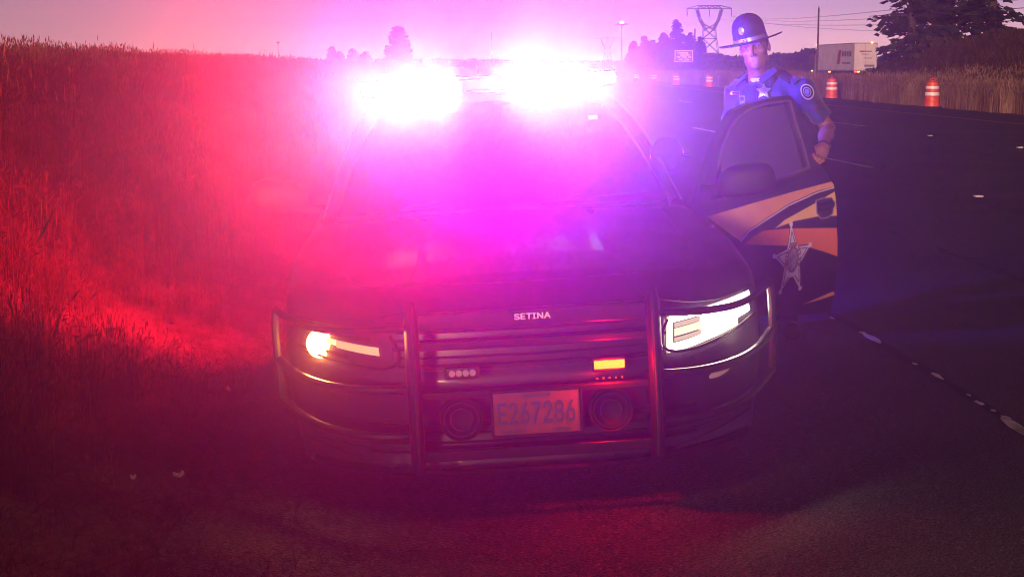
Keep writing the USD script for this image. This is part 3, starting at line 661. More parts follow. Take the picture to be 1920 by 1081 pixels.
# ---- the open door
DH = np.array([.925, 1.80, 0.0]); TH = math.radians(47)
DU, DN, DZ = np.array([math.sin(TH), math.cos(TH), 0]), np.array([math.cos(TH), -math.sin(TH), 0]), np.array([0, 0, 1.])
def dw(v): return np.where(v < .95, -.05 * np.clip((v - .62) / .33, -1.2, 1) ** 2, -.05 - .42 * (v - .95))
def DS(u, v, t=0.0):
    u, v = np.asarray(u, float), np.asarray(v, float); return DH + u[..., None] * DU + v[..., None] * DZ + (dw(v) + t)[..., None] * DN
def door_uv(x, y):
    r = ray_c(x, y); w = 0.0
    for _ in range(12):
        t = ((DH + DN * w - EYE_C) @ DN) / (r @ DN); p = EYE_C + r * t - DH; w = float(dw(p[2]))
    return np.array([p @ DU, p[2]])
def uvs(pts): return [tuple(door_uv(*p)) for p in pts]
def door_slab(poly, t0, t1, size=.06):
    poly = poly if isinstance(poly, Polygon) else Polygon(poly).buffer(0)
    m = trimesh.creation.extrude_polygon(poly, t1 - t0, engine='earcut'); m.apply_translation([0, 0, t0])
    v, f = trimesh.remesh.subdivide_to_size(m.vertices, m.faces, size, max_iter=12)
    tt = np.asarray(v); m = trimesh.Trimesh(DS(tt[:, 0], tt[:, 1], tt[:, 2]), f, process=True); m.fix_normals(); return m
door = thing('door', parent=car, label='open front door with orange and gold stripes and a star emblem')
trail = uvs([(1541, 313), (1563, 346), (1569, 430), (1568, 500), (1563, 560), (1556, 588)])
belt = uvs([(1455, 344), (1349, 376)])
f0 = .01
skin = [(f0, .29), (f0, .905)] + belt[::-1] + trail + [(.55, .27)]
obj('door_skin', door_slab(skin, -.03, 0), paint, door)
skp = Polygon(skin).buffer(0)
obj('inner_panel', door_slab(skp.buffer(-.02), -.13, -.035), interior, door)
frame = uvs([(1307, 384), (1322, 331), (1347, 264), (1364, 229), (1378, 207), (1400, 195.5), (1433, 187), (1469, 180), (1482, 181), (1491, 193), (1509, 233), (1524, 273), (1535, 309), (1541, 313), (1455, 345), (1349, 377)])
glassp = uvs([(1345, 372), (1345, 304), (1353, 275), (1367, 240), (1380, 222), (1400, 207), (1433, 195), (1475, 189), (1480, 190), (1489, 224), (1504, 269), (1516, 314), (1455, 337)])
fp, gp = Polygon(frame).buffer(0), Polygon(glassp).buffer(0)
obj('window_frame', door_slab(fp.difference(gp), -.045, .006), noisy('frame_black', (.014, .013, .015), (.022, .02, .022), 40, .4), door)
obj('window_glass', door_slab(gp.buffer(.008), -.022, -.016), glass_door, door)
obj('window_seal', door_slab(LineString(list(gp.exterior.coords)).buffer(.006), .004, .010), plain('seal_edge', (.12, .10, .12), .35), door)
obj('mirror_corner', door_slab(uvs([(1329, 374), (1347, 306), (1352, 372)]), .004, .012), black_plastic, door)
def stripe(name, c1, c2, sx_):
    return M(name, {'tc': ('texture_coordinate', {}), 's': ('separate_xyz', {}), 'r': ('rgb_ramp', {'ramp': [(.0, c1), (1., c2)]}), 'p': ('principled_bsdf', {'roughness': .42})},
             [('tc.generated', 's.vector'), ('s.' + sx_, 'r.fac'), ('r.color', 'p.base_color')], 'p.BSDF')
gold_stripe = noisy('gold_stripe', (.72, .36, .10), (.80, .44, .14), 3., .4, coord='generated')
pale_stripe = noisy('pale_gold_stripe', (.82, .56, .12), (.88, .66, .2), 3., .4, coord='generated')
orange_stripe = noisy('orange_stripe', (.74, .19, .02), (.82, .24, .03), 3., .4, coord='generated')
clip = skp.buffer(-.004)
def decal(name, px, mat, t=(.0015, .0035)):
    p = Polygon(uvs(px)).buffer(0).intersection(clip)
    for g_ in getattr(p, 'geoms', [p]):
        if g_.area > 1e-4: obj(name, door_slab(g_, *t), mat, door)
decal('gold_stripe', [(1325, 406), (1400, 384), (1480, 361), (1560, 340), (1566, 349), (1531, 358), (1478, 382), (1433, 411), (1403, 430.5), (1386, 450), (1370, 440)], gold_stripe)
decal('pale_stripe', [(1452, 428), (1471, 412), (1522, 384), (1566, 358), (1571, 404), (1530, 406), (1490, 414)], pale_stripe)
decal('orange_stripe', [(1396, 458), (1408, 445), (1432, 432), (1480, 428), (1571, 427), (1571, 481), (1543, 471), (1519, 464), (1473, 460.5), (1425, 459)], orange_stripe)
decal('lower_stripe', [(1502, 571), (1562, 546), (1564, 552), (1538, 561)], gold_stripe)
pinline = uvs([(1565, 351), (1531, 361), (1478, 385), (1433, 414), (1404, 433), (1388, 452)])
obj('pin_line', door_slab(LineString(pinline).buffer(.0028).intersection(clip), .002, .004), silver, door)
# handle
hc = door_uv(1545, 390)
hp = Point(0, 0).buffer(.5, 8)
from shapely import affinity
cup = Polygon(uvs([(1530, 378), (1541, 374), (1557, 373), (1560, 380), (1558, 398), (1550, 405), (1538, 407), (1531, 398)])).buffer(.008).buffer(-.004)
obj('handle_cup', door_slab(cup, .001, .006), dark_trim, door)
obj('handle_rim', door_slab(cup.buffer(.006).difference(cup), .001, .008), plain('handle_rim', (.4, .36, .38), .3, .7), door)
ha, hb = door_uv(1531, 389), door_uv(1558, 382)
obj('handle', tube(spline([DS(*ha, .006), DS(*((ha + hb) / 2), .030), DS(*hb, .006)], 12), .016, 10, flat=1.3), paint, door)
# mirror on the door
mc = door_uv(1400, 337); pc = EYE_C + ray_c(1400, 337) * 0
rr = ray_c(1400, 337); tt = ((DH + DN * .14 - EYE_C) @ DN) / (rr @ DN); mcen = EYE_C + rr * tt
yawm = math.atan2(DU[0], DU[1])
mirror(mcen, 1, door, rotz(math.radians(-9)))
obj('mirror_arm', tube([DS(np.array(.10), np.array(.955), .0), mcen + [-.05, .02, -.055]], .022, 8), black_plastic, door)
# star emblem
tips = np.array(uvs([(1481.5, 420), (1517.5, 458.5), (1498, 540), (1461, 547), (1449.5, 480)])); ctr = np.array(door_uv(1484, 487))
inner = [ctr + .42 * ((tips[k] + tips[(k + 1) % 5]) / 2 - ctr) / np.linalg.norm((tips[k] + tips[(k + 1) % 5]) / 2 - ctr) * np.linalg.norm(tips - ctr, axis=1).mean() for k in range(5)]
sp5 = [p for k in range(5) for p in (tips[k], inner[k])]
star = Polygon(sp5)
obj('star_edge', door_slab(star.buffer(.006), .002, .004), plain('star_outline', (.02, .02, .03), .4), door)
obj('star_emblem', door_slab(star, .004, .006), silver, door)
rad = np.linalg.norm(tips - ctr, axis=1).mean()
lines = [LineString([ctr + .55 * (inner[k] - ctr) * 0 + .52 * (t_ - ctr), t_ - .06 * (t_ - ctr)]) for k, t_ in enumerate(tips)]
obj('star_ridge', door_slab(LineString(list(star.buffer(-.012).exterior.coords)).buffer(.0025), .006, .0075), plain('star_grey', (.16, .14, .17), .4), door)
for t_ in tips: obj('star_ball', door_slab(Point(t_).buffer(.012), .004, .009), silver, door)
ov = affinity.scale(Point(ctr).buffer(1, 24), rad * .40, rad * .50)
obj('emblem_ring', door_slab(ov, .0062, .008), silver, door)
obj('emblem_seal', door_slab(affinity.scale(ov, .66, .66), .008, .0095), noisy('seal_relief', (.22, .2, .23), (.5, .47, .5), 40., .4, bump=.6, bscale=60), door)
obj('emblem_ring', door_slab(affinity.scale(ov, .72, .72).difference(affinity.scale(ov, .66, .66)), .008, .0095), plain('seal_line', (.05, .04, .06), .4), door)
ink = plain('emblem_ink', (.22, .08, .02), .5)
letters = []
word = 'OREGON STATE POLICE'
for k, ch in enumerate(word):
    if ch == ' ': continue
    a = math.radians(205 - 230 * k / (len(word) - 1))
    t_ = text(ch, .026, .0012, True); ang_ = a - math.pi / 2; c_, s_ = math.cos(ang_), math.sin(ang_); vv = t_.vertices.copy()
    uu = ctr[0] + rad * .335 * math.cos(a) + c_ * vv[:, 0] - s_ * vv[:, 1]; v2 = ctr[1] + rad * .425 * math.sin(a) + s_ * vv[:, 0] + c_ * vv[:, 1]
    t_.vertices = DS(uu, v2, .0085 + vv[:, 2]); letters.append(t_)
lt = cat_(letters)
obj('emblem_lettering', lt, ink, door)
# stripes on the fender behind the wheel
for a, b, mat, nm in ((1.12, 1.34, gold_stripe, 'fender_stripe'), (1.36, 1.52, orange_stripe, 'fender_stripe')):
    S, T = np.meshgrid(np.linspace(0, 1, 8), np.linspace(0, 1, 8), indexing='ij')
    Yy = a + (b - a) * S + .25 * T; z = .86 - .26 * T - .02 * S
    X = side_X(Yy, z, 1); P = np.stack([X, Yy, z], -1); N = grad(P.reshape(-1, 3)).reshape(P.shape)
    obj(nm, sheet(P + N * .003, N, .004), mat, car)

# ================================================================== grass
def tuft(seed, n, h0, h1, spread, w, heads=.4, lean=.35, flat=0.):
    r = np.random.default_rng(seed); V, Fc = [], []; o = 0
    for _ in range(n):
        a = r.uniform(0, 2 * np.pi); rad = spread * math.sqrt(r.uniform()); b = np.array([rad * math.cos(a), rad * math.sin(a), -.03])
        h = r.uniform(h0, h1); la = r.uniform(0, 2 * np.pi); ln = abs(r.normal(0, lean)) + flat
        dirv = np.array([math.cos(la), math.sin(la), 0.])
        side = np.array([-dirv[1], dirv[0], 0.]) if r.uniform() < .5 else np.array([1., 0, 0])
        ts = np.array([0, .4, .75, 1.0]); P = [b + dirv * h * ln * t ** 1.7 + np.array([0, 0, h * t * max(.12, 1 - .45 * ln * t)]) for t in ts]
        ws = w * np.array([1., .85, .55, .15])
        for p, q in zip(P, ws): V += [p - side * q, p + side * q]
        for k in range(3): Fc += [(o + 2 * k, o + 2 * k + 1, o + 2 * k + 3), (o + 2 * k, o + 2 * k + 3, o + 2 * k + 2)]
        o += 8
        if r.uniform() < heads:
            t = P[-1]; d = (P[-1] - P[-2]); d /= np.linalg.norm(d); L = r.uniform(.05, .10) * h1 / .7; q = w * 1.9
            s2 = np.cross(d, side); s2 /= np.linalg.norm(s2) + 1e-9
            V += [t - d * L * .3, t + side * q + d * L * .3, t + s2 * q + d * L * .3, t - side * q + d * L * .3, t - s2 * q + d * L * .3, t + d * L]
            for k in range(4): Fc += [(o, o + 1 + k, o + 1 + (k + 1) % 4), (o + 5, o + 1 + (k + 1) % 4, o + 1 + k)]
            o += 6
    return trimesh.Trimesh(np.array(V), np.array(Fc), process=False)
def scatter(name, protos, mats, pts, scale, label, tilt=.0, cat='grass', sway=None):
    """one object of many small plants: a PointInstancer"""
    pi = UsdGeom.PointInstancer.Define(stage, path_for(name)); pp = pi.GetPath().pathString
    rel = pi.CreatePrototypesRel(); k = 0
    for i, m in enumerate(protos):
        p = usdkit.mesh(stage, f'{pp}/clump_{i + 1:03d}', m, mats[i % len(mats)]); rel.AddTarget(p.GetPath())
    n = len(pts); r = np.random.default_rng(len(name) + n)
    ang = r.uniform(0, 2 * np.pi, n) / 2
    q = np.zeros((n, 4)); q[:, 0] = np.cos(ang); q[:, 3] = np.sin(ang)
    pi.CreatePositionsAttr(Vt.Vec3fArray.FromNumpy(pts.astype(np.float32)))
    pi.CreateOrientationsAttr(Vt.QuathArray([Gf.Quath(float(a[0]), float(a[1]), float(a[2]), float(a[3])) for a in q]))
    sc = np.asarray(scale)[:, None] * np.ones(3) if np.ndim(scale) == 1 else np.asarray(scale)
    pi.CreateScalesAttr(Vt.Vec3fArray.FromNumpy(sc.astype(np.float32)))
    pi.CreateProtoIndicesAttr(Vt.IntArray.FromNumpy(r.integers(0, len(protos), n).astype(np.int32)))
    return tag(pi.GetPrim(), label, cat, kind='stuff')
def spots(d0, d1, s0, s1, dens, seed, keep=None):
    r = np.random.default_rng(seed); n = int((d1 - d0) * (s1 - s0) * dens); d, s = r.uniform(d0, d1, n), r.uniform(s0, s1, n)
    if keep is not None:
        m = r.uniform(size=n) < keep(d, s); d, s = d[m], s[m]
    return d, s
near_p = [tuft(i, 24, .20, .52, .12, .0021, .5, .38) for i in range(5)] + [tuft(10 + i, 24, .18, .45, .16, .0021, .2, .8, .5) for i in range(3)]
mid_p = [tuft(30 + i, 24, .20, .50, .20, .0036, .55, .34) for i in range(5)]
far_p = [tuft(50 + i, 26, .22, .52, .45, .009, .6, .28) for i in range(4)]
edge_n = lambda d, s: np.clip((-d - 1.12 - .35 * (meshkit.fbm(np.stack([s * .9, 0 * s, 0 * s], -1), 4, 9) - .5) + .15 * 0) / .55, 0.22, 1) * (.30 + .95 * sstep(meshkit.fbm(np.stack([d * 1.1, s * .7, 0 * d], -1), 3, 2), .3, .6))
dA, sA = spots(-7, -1.0, 2.0, 15, 115, 1, edge_n)
dB, sB = spots(-8, -1.1, 15, 42, 52, 2, edge_n)
dC, sC = spots(-11, -1.1, 42, 130, 10, 3)
def hscale(d, s, lo, hi, seed):
    return (lo + (hi - lo) * np.clip(1.9 * meshkit.fbm(np.stack([d * 1.3, s * .8, 0 * d], -1), 4, seed) - .45, 0, 1.05)) * np.clip(.40 + (-d - 1.0) * .36, .40, 1.0)
lush = [straw[0], straw[1], straw[1], straw[2], straw[0], straw[1], straw[2], straw[1]]
scatter('dry_grass', near_p, lush, rp(dA, sA, 0), hscale(dA, sA, .5, 1.1, 6), 'tall dry grass with seed heads on the near bank left of the shoulder')
scatter('dry_grass', mid_p, lush, rp(dB, sB, 0), hscale(dB, sB, .5, 1.1, 7), 'dry grass farther along the bank left of the patrol car')
scatter('dry_grass', far_p, lush, rp(dC, sC, 0), hscale(dC, sC, .6, 1.1, 8), 'far dry grass along the crest of the left bank')
dV, sV = spots(19.2, 25, 16, 70, 16, 11); dW, sW = spots(19.2, 27, 70, 240, 5, 12)
verge_straw = leafy('verge_straw', (.17, .09, .055), (.46, .31, .21), .6, .35)
verge_p = [tuft(70 + i, 24, .75, 1.25, .35, .010, .7, .16) for i in range(5)]
scatter('dry_grass', verge_p, [verge_straw, straw[0], verge_straw, straw[0], verge_straw], np.vstack([rp(dV, sV), rp(dW, sW)]), np.r_[.75 + .55 * rng.uniform(size=len(dV)), .8 + .6 * rng.uniform(size=len(dW))] * .8, 'tall pale grass on the verge behind the orange barrels')
dM, sM = spots(25, 46, 45, 135, 4.5, 13)
scatter('dry_grass', [tuft(90 + i, 24, .35, .8, .5, .014, .3, .4) for i in range(4)], [straw[1], straw[2], straw[1], straw[2]], rp(dM, sM), 1.0 + .5 * rng.uniform(size=len(dM)), 'brown rough grass on the mound below the big conifers')
dT, sT = spots(-4.0, -1.6, 3.5, 40, 2.4, 31)
scatter('tall_weed', [tuft(300 + i, 6, .75, 1.25, .10, .0035, .95, .16) for i in range(5)] + [tuft(310 + i, 9, .5, .9, .12, .004, .6, .7, .4) for i in range(3)], [straw[0], straw[2], straw[1]], rp(dT, sT, 0), .45 + .4 * rng.uniform(size=len(dT)), 'taller weed stalks standing out of the dry grass on the left bank', cat='weeds')
# gravel and chaff on the shoulder edge
st = [trimesh.convex.convex_hull(np.random.default_rng(i).normal(size=(10, 3)) * [1, .8, .55]) for i in range(4)]
r_ = np.random.default_rng(5); n = 2600; dG = -1.0 + np.abs(r_.normal(0, .55, n)) - .25; sG = r_.uniform(3.5, 14, n)
scatter('gravel', st, [stone], rp(dG, sG, .004), np.exp(r_.normal(-5.9, .4, n)), 'loose gravel scattered along the shoulder edge', cat='gravel')
dL, sL = spots(-1.6, -.1, 3.5, 13, 190, 21, lambda d, s: np.clip(.9 - (d + 1.1) * 1.1, 0, 1))
scatter('grass_litter', [tuft(200 + i, 7, .08, .22, .10, .002, .0, 1.5, 1.2) for i in range(4)], [straw[1], straw[2]], rp(dL, sL, .008), np.full(len(dL), .8), 'dead flattened straw lying on the shoulder edge', cat='straw')
paper = plain('white_paper', (.7, .68, .7), .7)
for x, y, lab, w in ((427, 735, 'small white paper scrap nearest the car bumper on the left shoulder', .020), (250, 901, 'white scrap on the ground at the edge of the grass, bottom left', .012), (335, 896, 'curled pale scrap right of another scrap at bottom left', .022)):
    g_ = ground_px(x, y); a = rng.uniform(0, 3)
    uu, vv = np.meshgrid(np.linspace(-1, 1, 6), np.linspace(-1, 1, 4), indexing='ij')
    P = np.stack([uu * w, vv * w * .4, .012 + .012 * np.abs(uu) + .006 * vv], -1) @ rotz(a).T + g_
    obj('paper_scrap', sheet(P, np.tile([0, 0, 1.], P.shape[:2] + (1,)), .002), paper, label=lab, cat='litter')

# ================================================================== trees
bark = noisy('bark', (.03, .022, .018), (.08, .06, .045), 8., .9)
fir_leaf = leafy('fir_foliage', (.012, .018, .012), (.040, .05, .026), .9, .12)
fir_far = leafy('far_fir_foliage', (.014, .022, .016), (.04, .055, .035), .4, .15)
shrub_leaf = leafy('shrub_foliage', (.03, .026, .014), (.10, .075, .035), .7, .2)
def conifer(seed, H, R, nb, nc, clump, base=.12, droop=.25, ragged=.35, pw=.8):
    """(trunk, crown) of a conifer standing at the origin"""
    r = np.random.default_rng(seed); T = tube([(0, 0, -.4), (.02 * H * r.normal() * .3, 0, H * .5), (0, 0, H)], [H * .018 + .05, H * .011 + .03, .02], 8)
    V, Fc, limbs = [], [], []; o = 0
    for i in range(nb):
        h = H * (base + (1 - base) * (i + r.uniform()) / nb); a = r.uniform(0, 2 * np.pi)
        L = R * (1 - (h / H - base) / (1 - base)) ** pw * (1 - ragged * r.uniform()) * min(1, .55 + (h / H - base) * 4) + .03 * R
        dr = np.array([math.cos(a), math.sin(a), 0]); up = r.uniform(-.1, .25)
        ts = np.linspace(.0, 1, 5); bp = np.array([0, 0, h]) + L * ts[:, None] * dr + np.array([0, 0, 1]) * (L * (up * ts - droop * ts ** 2) + .05 * L * (ts > .9))[:, None]
        if L > .25 * R: limbs.append(tube(bp, np.linspace(.028, .006, 5) * (1 + H / 14), 4, caps=False))
        n = max(4, int(nc * L / R))
        t = np.r_[r.uniform(.12, 1, n), 1.0, .97]; c = np.stack([np.interp(t, ts, bp[:, k]) for k in range(3)], 1)
        lat = np.array([-dr[1], dr[0], 0]); wid = .30 * L * (1 - .75 * t) + .1
        c = c + lat * (r.uniform(-1, 1, len(t)) * wid)[:, None] + np.array([0, 0, -1]) * (np.abs(r.normal(0, .10 * L + .05, len(t))))[:, None]
        s_ = clump * r.uniform(.6, 1.3, len(t))
        out = dr + lat * r.uniform(-.9, .9, len(t))[:, None] + np.array([0, 0, 1]) * r.uniform(-.7, .15, len(t))[:, None]; out /= np.linalg.norm(out, axis=1, keepdims=True)
        sd = np.cross(out, r.normal(size=(len(t), 3))); sd /= np.linalg.norm(sd, axis=1, keepdims=True)
        for k in range(len(t)):
            V += [c[k] - out[k] * s_[k] * .5, c[k] + sd[k] * s_[k] * .36, c[k] + out[k] * s_[k] * .9, c[k] - sd[k] * s_[k] * .36]
            Fc += [(o, o + 1, o + 2), (o, o + 2, o + 3)]; o += 4
    return T, trimesh.Trimesh(np.array(V), np.array(Fc), process=False), limbs
def plant_conifer(name, pos, seed, H, R, nb, nc, clump, label, leaf, cat='tree', **kw):
    T, C, limbs = conifer(seed, H, R, nb, nc, clump, **kw)
    t = thing(name, label, cat, matrix=place(t=pos))
    obj('trunk', T, bark, t); obj('crown', C, leaf, t, smooth=False)
    if limbs: obj('limbs', cat_(limbs), bark, t, kind='stuff')
    return t
def base_at(x, depth):
    p = at(x, 300, depth); d, s = road_of(p); p[2] = float(gz(np.array(d), np.array(s))); return p
def size_at(x, ytop, depth): return at(x, ytop, depth)[2]
for x, dep, H, R, sd, lab in ((1700, 118, 17, 3.6, 1, 'big dark conifer nearest the white truck trailer'), (1768, 122, 19, 3.7, 2, 'big dark conifer in the middle of the right-hand clump'), (1846, 117, 18, 3.3, 3, 'big dark conifer at the right end of the clump, behind the mound')):
    plant_conifer('conifer', base_at(x, dep) - [0, 0, .3], sd, H, R, 215, 46, .44, lab, fir_leaf, base=.06, droop=.24, ragged=.65, pw=.42)
def bush(seed, R, H, n, clump):
    r = np.random.default_rng(seed); V, Fc = [], []
    lob = [(r.normal(0, .45, 3) * [R, R, 0] + [0, 0, H * r.uniform(.3, .62)], r.uniform(.35, .6)) for _ in range(7)]
    for i in range(n):
        c0, q = lob[i % 7]; v = r.normal(size=3); v /= np.linalg.norm(v); c = c0 + v * np.array([R * q, R * q, H * q * .62]) * r.uniform(.55, 1.05) ** .5
        if c[2] < .02 * H: c[2] = r.uniform(0, .3) * H
        a, b = np.linalg.qr(r.normal(size=(3, 2)))[0].T * clump * r.uniform(.6, 1.3); o = len(V)
        V += [c - a, c + b * .6, c + a, c - b * .6]; Fc += [(o, o + 1, o + 2), (o, o + 2, o + 3)]
    return trimesh.Trimesh(np.array(V), np.array(Fc), process=False)
def plant_bush(pos, seed, R, H, n, clump, label, leaf, name='shrub', cat='shrub', group=None):
    t = thing(name, label, cat, group, matrix=place(t=pos))
    obj('crown', bush(seed, R, H, n, clump), leaf, t, smooth=False)
    r = np.random.default_rng(seed)
    obj('stem', cat_([tube([(0, 0, -.2), (r.normal() * R * .25, r.normal() * R * .25, H * .6)], [.05, .015], 5) for _ in range(4)]), bark, t)
for k, (x, dep, R, H, lab) in enumerate(((1662, 106, 1.5, 1.9, 'brown shrub right of the truck trailer, under the left conifer'), (1712, 104, 1.6, 1.7, 'brown shrub between the truck and the right barrel, under the conifers'), (1790, 108, 1.9, 1.8, 'dark shrub under the middle of the conifer clump'), (1880, 100, 2.2, 1.5, 'low brown shrub on the mound at the right picture edge'))):
    plant_bush(base_at(x, dep) - [0, 0, .1], 30 + k, R, H, 1500, .17, lab, shrub_leaf)
# firs beyond the sign (top of each read off the photograph, at their real distance)
for k, (x, yt, hw, dep, lab) in enumerate(((1265, 38, 27, 255, 'tallest pointed fir, right above the brown park sign'), (1242, 62, 24, 262, 'fir just left of the tallest pointed fir'), (1290, 62, 22, 250, 'fir just right of the tallest pointed fir'), (1310, 70, 13, 262, 'small fir beside the lattice pylon leg'), (1221, 76, 18, 268, 'mid-height fir left of the park sign'), (1206, 68, 15, 275, 'narrow pointed fir, second from the left of the clump'), (1185, 78, 16, 270, 'leftmost leaning fir of the clump by the high mast lamp'))):
    p = base_at(x, dep); H = size_at(x, yt, dep) - p[2]
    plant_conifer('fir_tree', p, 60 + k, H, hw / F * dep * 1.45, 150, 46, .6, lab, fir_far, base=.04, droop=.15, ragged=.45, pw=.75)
for k, (x, yt, hw, dep, lab) in enumerate(((625, 88, 7, 210, 'small pointed fir on the left skyline, leftmost of its group'), (640, 97, 9, 215, 'low fir second on the left skyline'), (664, 92, 13, 215, 'broad low fir on the left skyline before the round tree'), (688, 97, 12, 220, 'rightmost low fir on the left skyline before the round tree'))):
    p = base_at(x, dep); H = size_at(x, yt, dep) - p[2]
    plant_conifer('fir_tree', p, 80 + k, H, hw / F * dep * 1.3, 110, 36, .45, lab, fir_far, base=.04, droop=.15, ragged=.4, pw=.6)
p = base_at(749, 290); H = size_at(749, 50, 290) - p[2]
plant_conifer('round_tree', p, 91, H, 2.9, 170, 46, .5, 'tall dome-shaped tree on the left skyline beside the red glare', fir_far, base=.04, droop=.1, ragged=.32, pw=.34)
# far woods that read as one mass
def woodland(name, prof, dep, label, leaf, step=3.0, clump=.6, nper=130, seed=1):
    r = np.random.default_rng(seed); prof = np.array(prof, float); V, Fc = [], []
    for x in np.arange(prof[0, 0], prof[-1, 0], step):
        yt = np.interp(x, prof[:, 0], prof[:, 1]) + r.normal(0, 1.6); dp = dep + r.uniform(-12, 12); b = base_at(x, dp); H = max(size_at(x, yt, dp) - b[2], 1.2); w = step / F * dp * 1.6
        for _ in range(nper):
            zz = H * r.uniform() ** .7; q = w * (1 - .55 * zz / H) * 1.0
            c = b + [r.normal() * q, r.normal() * q * 1.5, zz]; a, bb = np.linalg.qr(r.normal(size=(3, 2)))[0].T * clump * r.uniform(.5, 1.2); o = len(V)
            V += [c - a, c + bb * .6, c + a, c - bb * .6]; Fc += [(o, o + 1, o + 2), (o, o + 2, o + 3)]
    return obj(name, trimesh.Trimesh(np.array(V), np.array(Fc), process=False), leaf, smooth=False, label=label, cat='woodland', kind='stuff')
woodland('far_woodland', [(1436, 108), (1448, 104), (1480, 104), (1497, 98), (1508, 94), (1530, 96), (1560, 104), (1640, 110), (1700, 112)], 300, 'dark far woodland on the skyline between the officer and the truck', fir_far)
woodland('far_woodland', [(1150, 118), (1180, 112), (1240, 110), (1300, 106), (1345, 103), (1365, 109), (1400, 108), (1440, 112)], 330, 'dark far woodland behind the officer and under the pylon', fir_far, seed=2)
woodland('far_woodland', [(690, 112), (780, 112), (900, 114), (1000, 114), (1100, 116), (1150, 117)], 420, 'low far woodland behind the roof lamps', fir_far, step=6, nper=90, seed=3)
woodland('roadside_brush', [(1200, 124), (1260, 121), (1300, 119), (1345, 117), (1400, 119), (1450, 122), (1530, 128)], 205, 'scrubby brush on the verge below the park sign', shrub_leaf, step=5, clump=.3, nper=150, seed=4)

# ================================================================== traffic barrels
barrel_orange = noisy('barrel_orange', (.60, .075, .012), (.75, .11, .02), 4., .45)
barrel_white = noisy('barrel_white', (.78, .76, .78), (.88, .87, .88), 6., .35)
def make_barrel():
    t = thing('traffic_barrel', 'x', 'traffic barrel')
    R0 = lambda z: .29 - .07 * z
    prof = [(0, .06), (R0(.06), .06)]
    for z in (.24, .255, .42, .435, .60, .615, .78, .795): prof += [(R0(z) + .0 if int(z * 1000) % 2 == 0 else R0(z) - .012, z)]
    prof += [(R0(.93), .93), (R0(.93) - .02, .955), (.11, .965), (.10, 1.0), (0, 1.0)]
    obj('drum', lathe(prof, 28), barrel_orange, t)
    for z0, z1 in ((.46, .58), (.70, .80)):
        obj('reflective_band', lathe([(R0(z0) + .001, z0), (R0(z0) + .006, z0 + .002), (R0(z1) + .006, z1 - .002), (R0(z1) + .001, z1)], 28), barrel_white, t)
    obj('base_ring', lathe([(0, 0), (.36, 0), (.37, .03), (.33, .065), (.29, .07), (0, .07)], 28), rubber, t)
    obj('handle', tube(spline([(-.09, 0, .99), (-.07, 0, 1.05), (.07, 0, 1.05), (.09, 0, .99)], 12), .02, 8), barrel_orange, t)
    return t
barrels = [(1747, 203, 'orange and white barrel nearest to us, in front of the conifers'), (1559, 187, 'orange and white barrel right of the officer, below the truck'), (1330, 165, 'orange and white barrel directly left of the officer'), (1268, 161, 'orange and white barrel below the brown park sign'), (1226, 157, 'orange and white barrel left of the one below the sign'), (1193, 155, 'farthest barrel, nearest the end of the light bar')]
proto = make_barrel(); bgroup = 'traffic barrels along the right shoulder'
for k, (x, y, lab) in enumerate(barrels):
    g_ = ground_px(x, y); m = place(rotz(rng.uniform(0, 6)), g_)
    m[:3, :3] *= 1.04
    if k == 0: UsdGeom.Xformable(proto).AddTransformOp(opSuffix='put').Set(Gf.Matrix4d(*[float(v) for v in m.T.ravel()])); tag(proto, lab, 'traffic barrel', bgroup)
    else: copy_of(proto, 'traffic_barrel', m, lab, 'traffic barrel', bgroup)
g_ = ground_px(1537, 178); t = thing('marker_post', 'thin reflective marker post left of the barrel beside the officer', 'marker post', matrix=place(t=g_))
obj('post', tube([(0, 0, 0), (0, 0, .75)], .035, 8), barrel_orange, t); obj('reflector', rbox((0, -.04, .62), (.08, .01, .18), .004), barrel_white, t)

# ================================================================== truck on the far carriageway
tx = at(1600, 133, 165); tz = float(gz(*[np.array(q) for q in road_of(tx)]))
truck = thing('semi_truck', 'white semi-trailer truck seen from behind beyond the tall verge grass', 'truck', matrix=place(rotz(PSI), (tx[0], tx[1], 0)))
tr_white = noisy('trailer_white', (.52, .50, .51), (.62, .60, .61), .8, .5)
tr_grey = plain('trailer_trim', (.28, .27, .28), .5, .3)
Wd, Ln, z0, z1 = 2.5, 15.8, 1.2, 4.15
tb = obj('trailer', rbox((Wd / 2, Ln / 2, (z0 + z1) / 2), (Wd, Ln, z1 - z0), .04), tr_white, truck)
for (c, s_) in (((Wd / 2, -.01, z1 - .05), (Wd + .02, .04, .10)), ((Wd / 2, -.01, z0 + .06), (Wd + .02, .04, .12)), ((.03, -.01, 2.7), (.07, .04, 2.8)), ((Wd - .03, -.01, 2.7), (.07, .04, 2.8)), ((Wd / 2, -.012, 2.7), (.03, .03, 2.7)), ((-.01, Ln / 2, z1 - .05), (.04, Ln, .10)), ((-.01, Ln / 2, z0 + .05), (.04, Ln, .12))):
    obj('trim_rail', box(c, s_), tr_grey, tb)
for k in range(1, 13): obj('panel_rivet_line', box((-.006, k * Ln / 13, 2.65), (.012, .02, 2.7)), tr_white, tb)
mk_dark, mk_red = plain('trailer_mark_dark', (.16, .13, .16), .5), plain('trailer_mark_red', (.35, .06, .06), .5)
def side_mark(y0, y1, za, zb, mat, slant=0.):
    P = np.array([[(-.012, y0, za), (-.012, y0 - slant, zb)], [(-.012, y1, za), (-.012, y1 - slant, zb)]]); obj('trailer_mark', sheet(P, np.tile([-1., 0, 0], (2, 2, 1)), .006), mat, tb)
side_mark(5.6, 6.7, 1.95, 3.2, mk_red, .5); side_mark(5.1, 6.0, 3.2, 3.45, mk_red)
for q in range(4): side_mark(1.0 + q * 1.0, 1.75 + q * 1.0, 2.75, 3.3, mk_dark)
side_mark(1.2, 4.6, 1.95, 2.12, mk_dark)
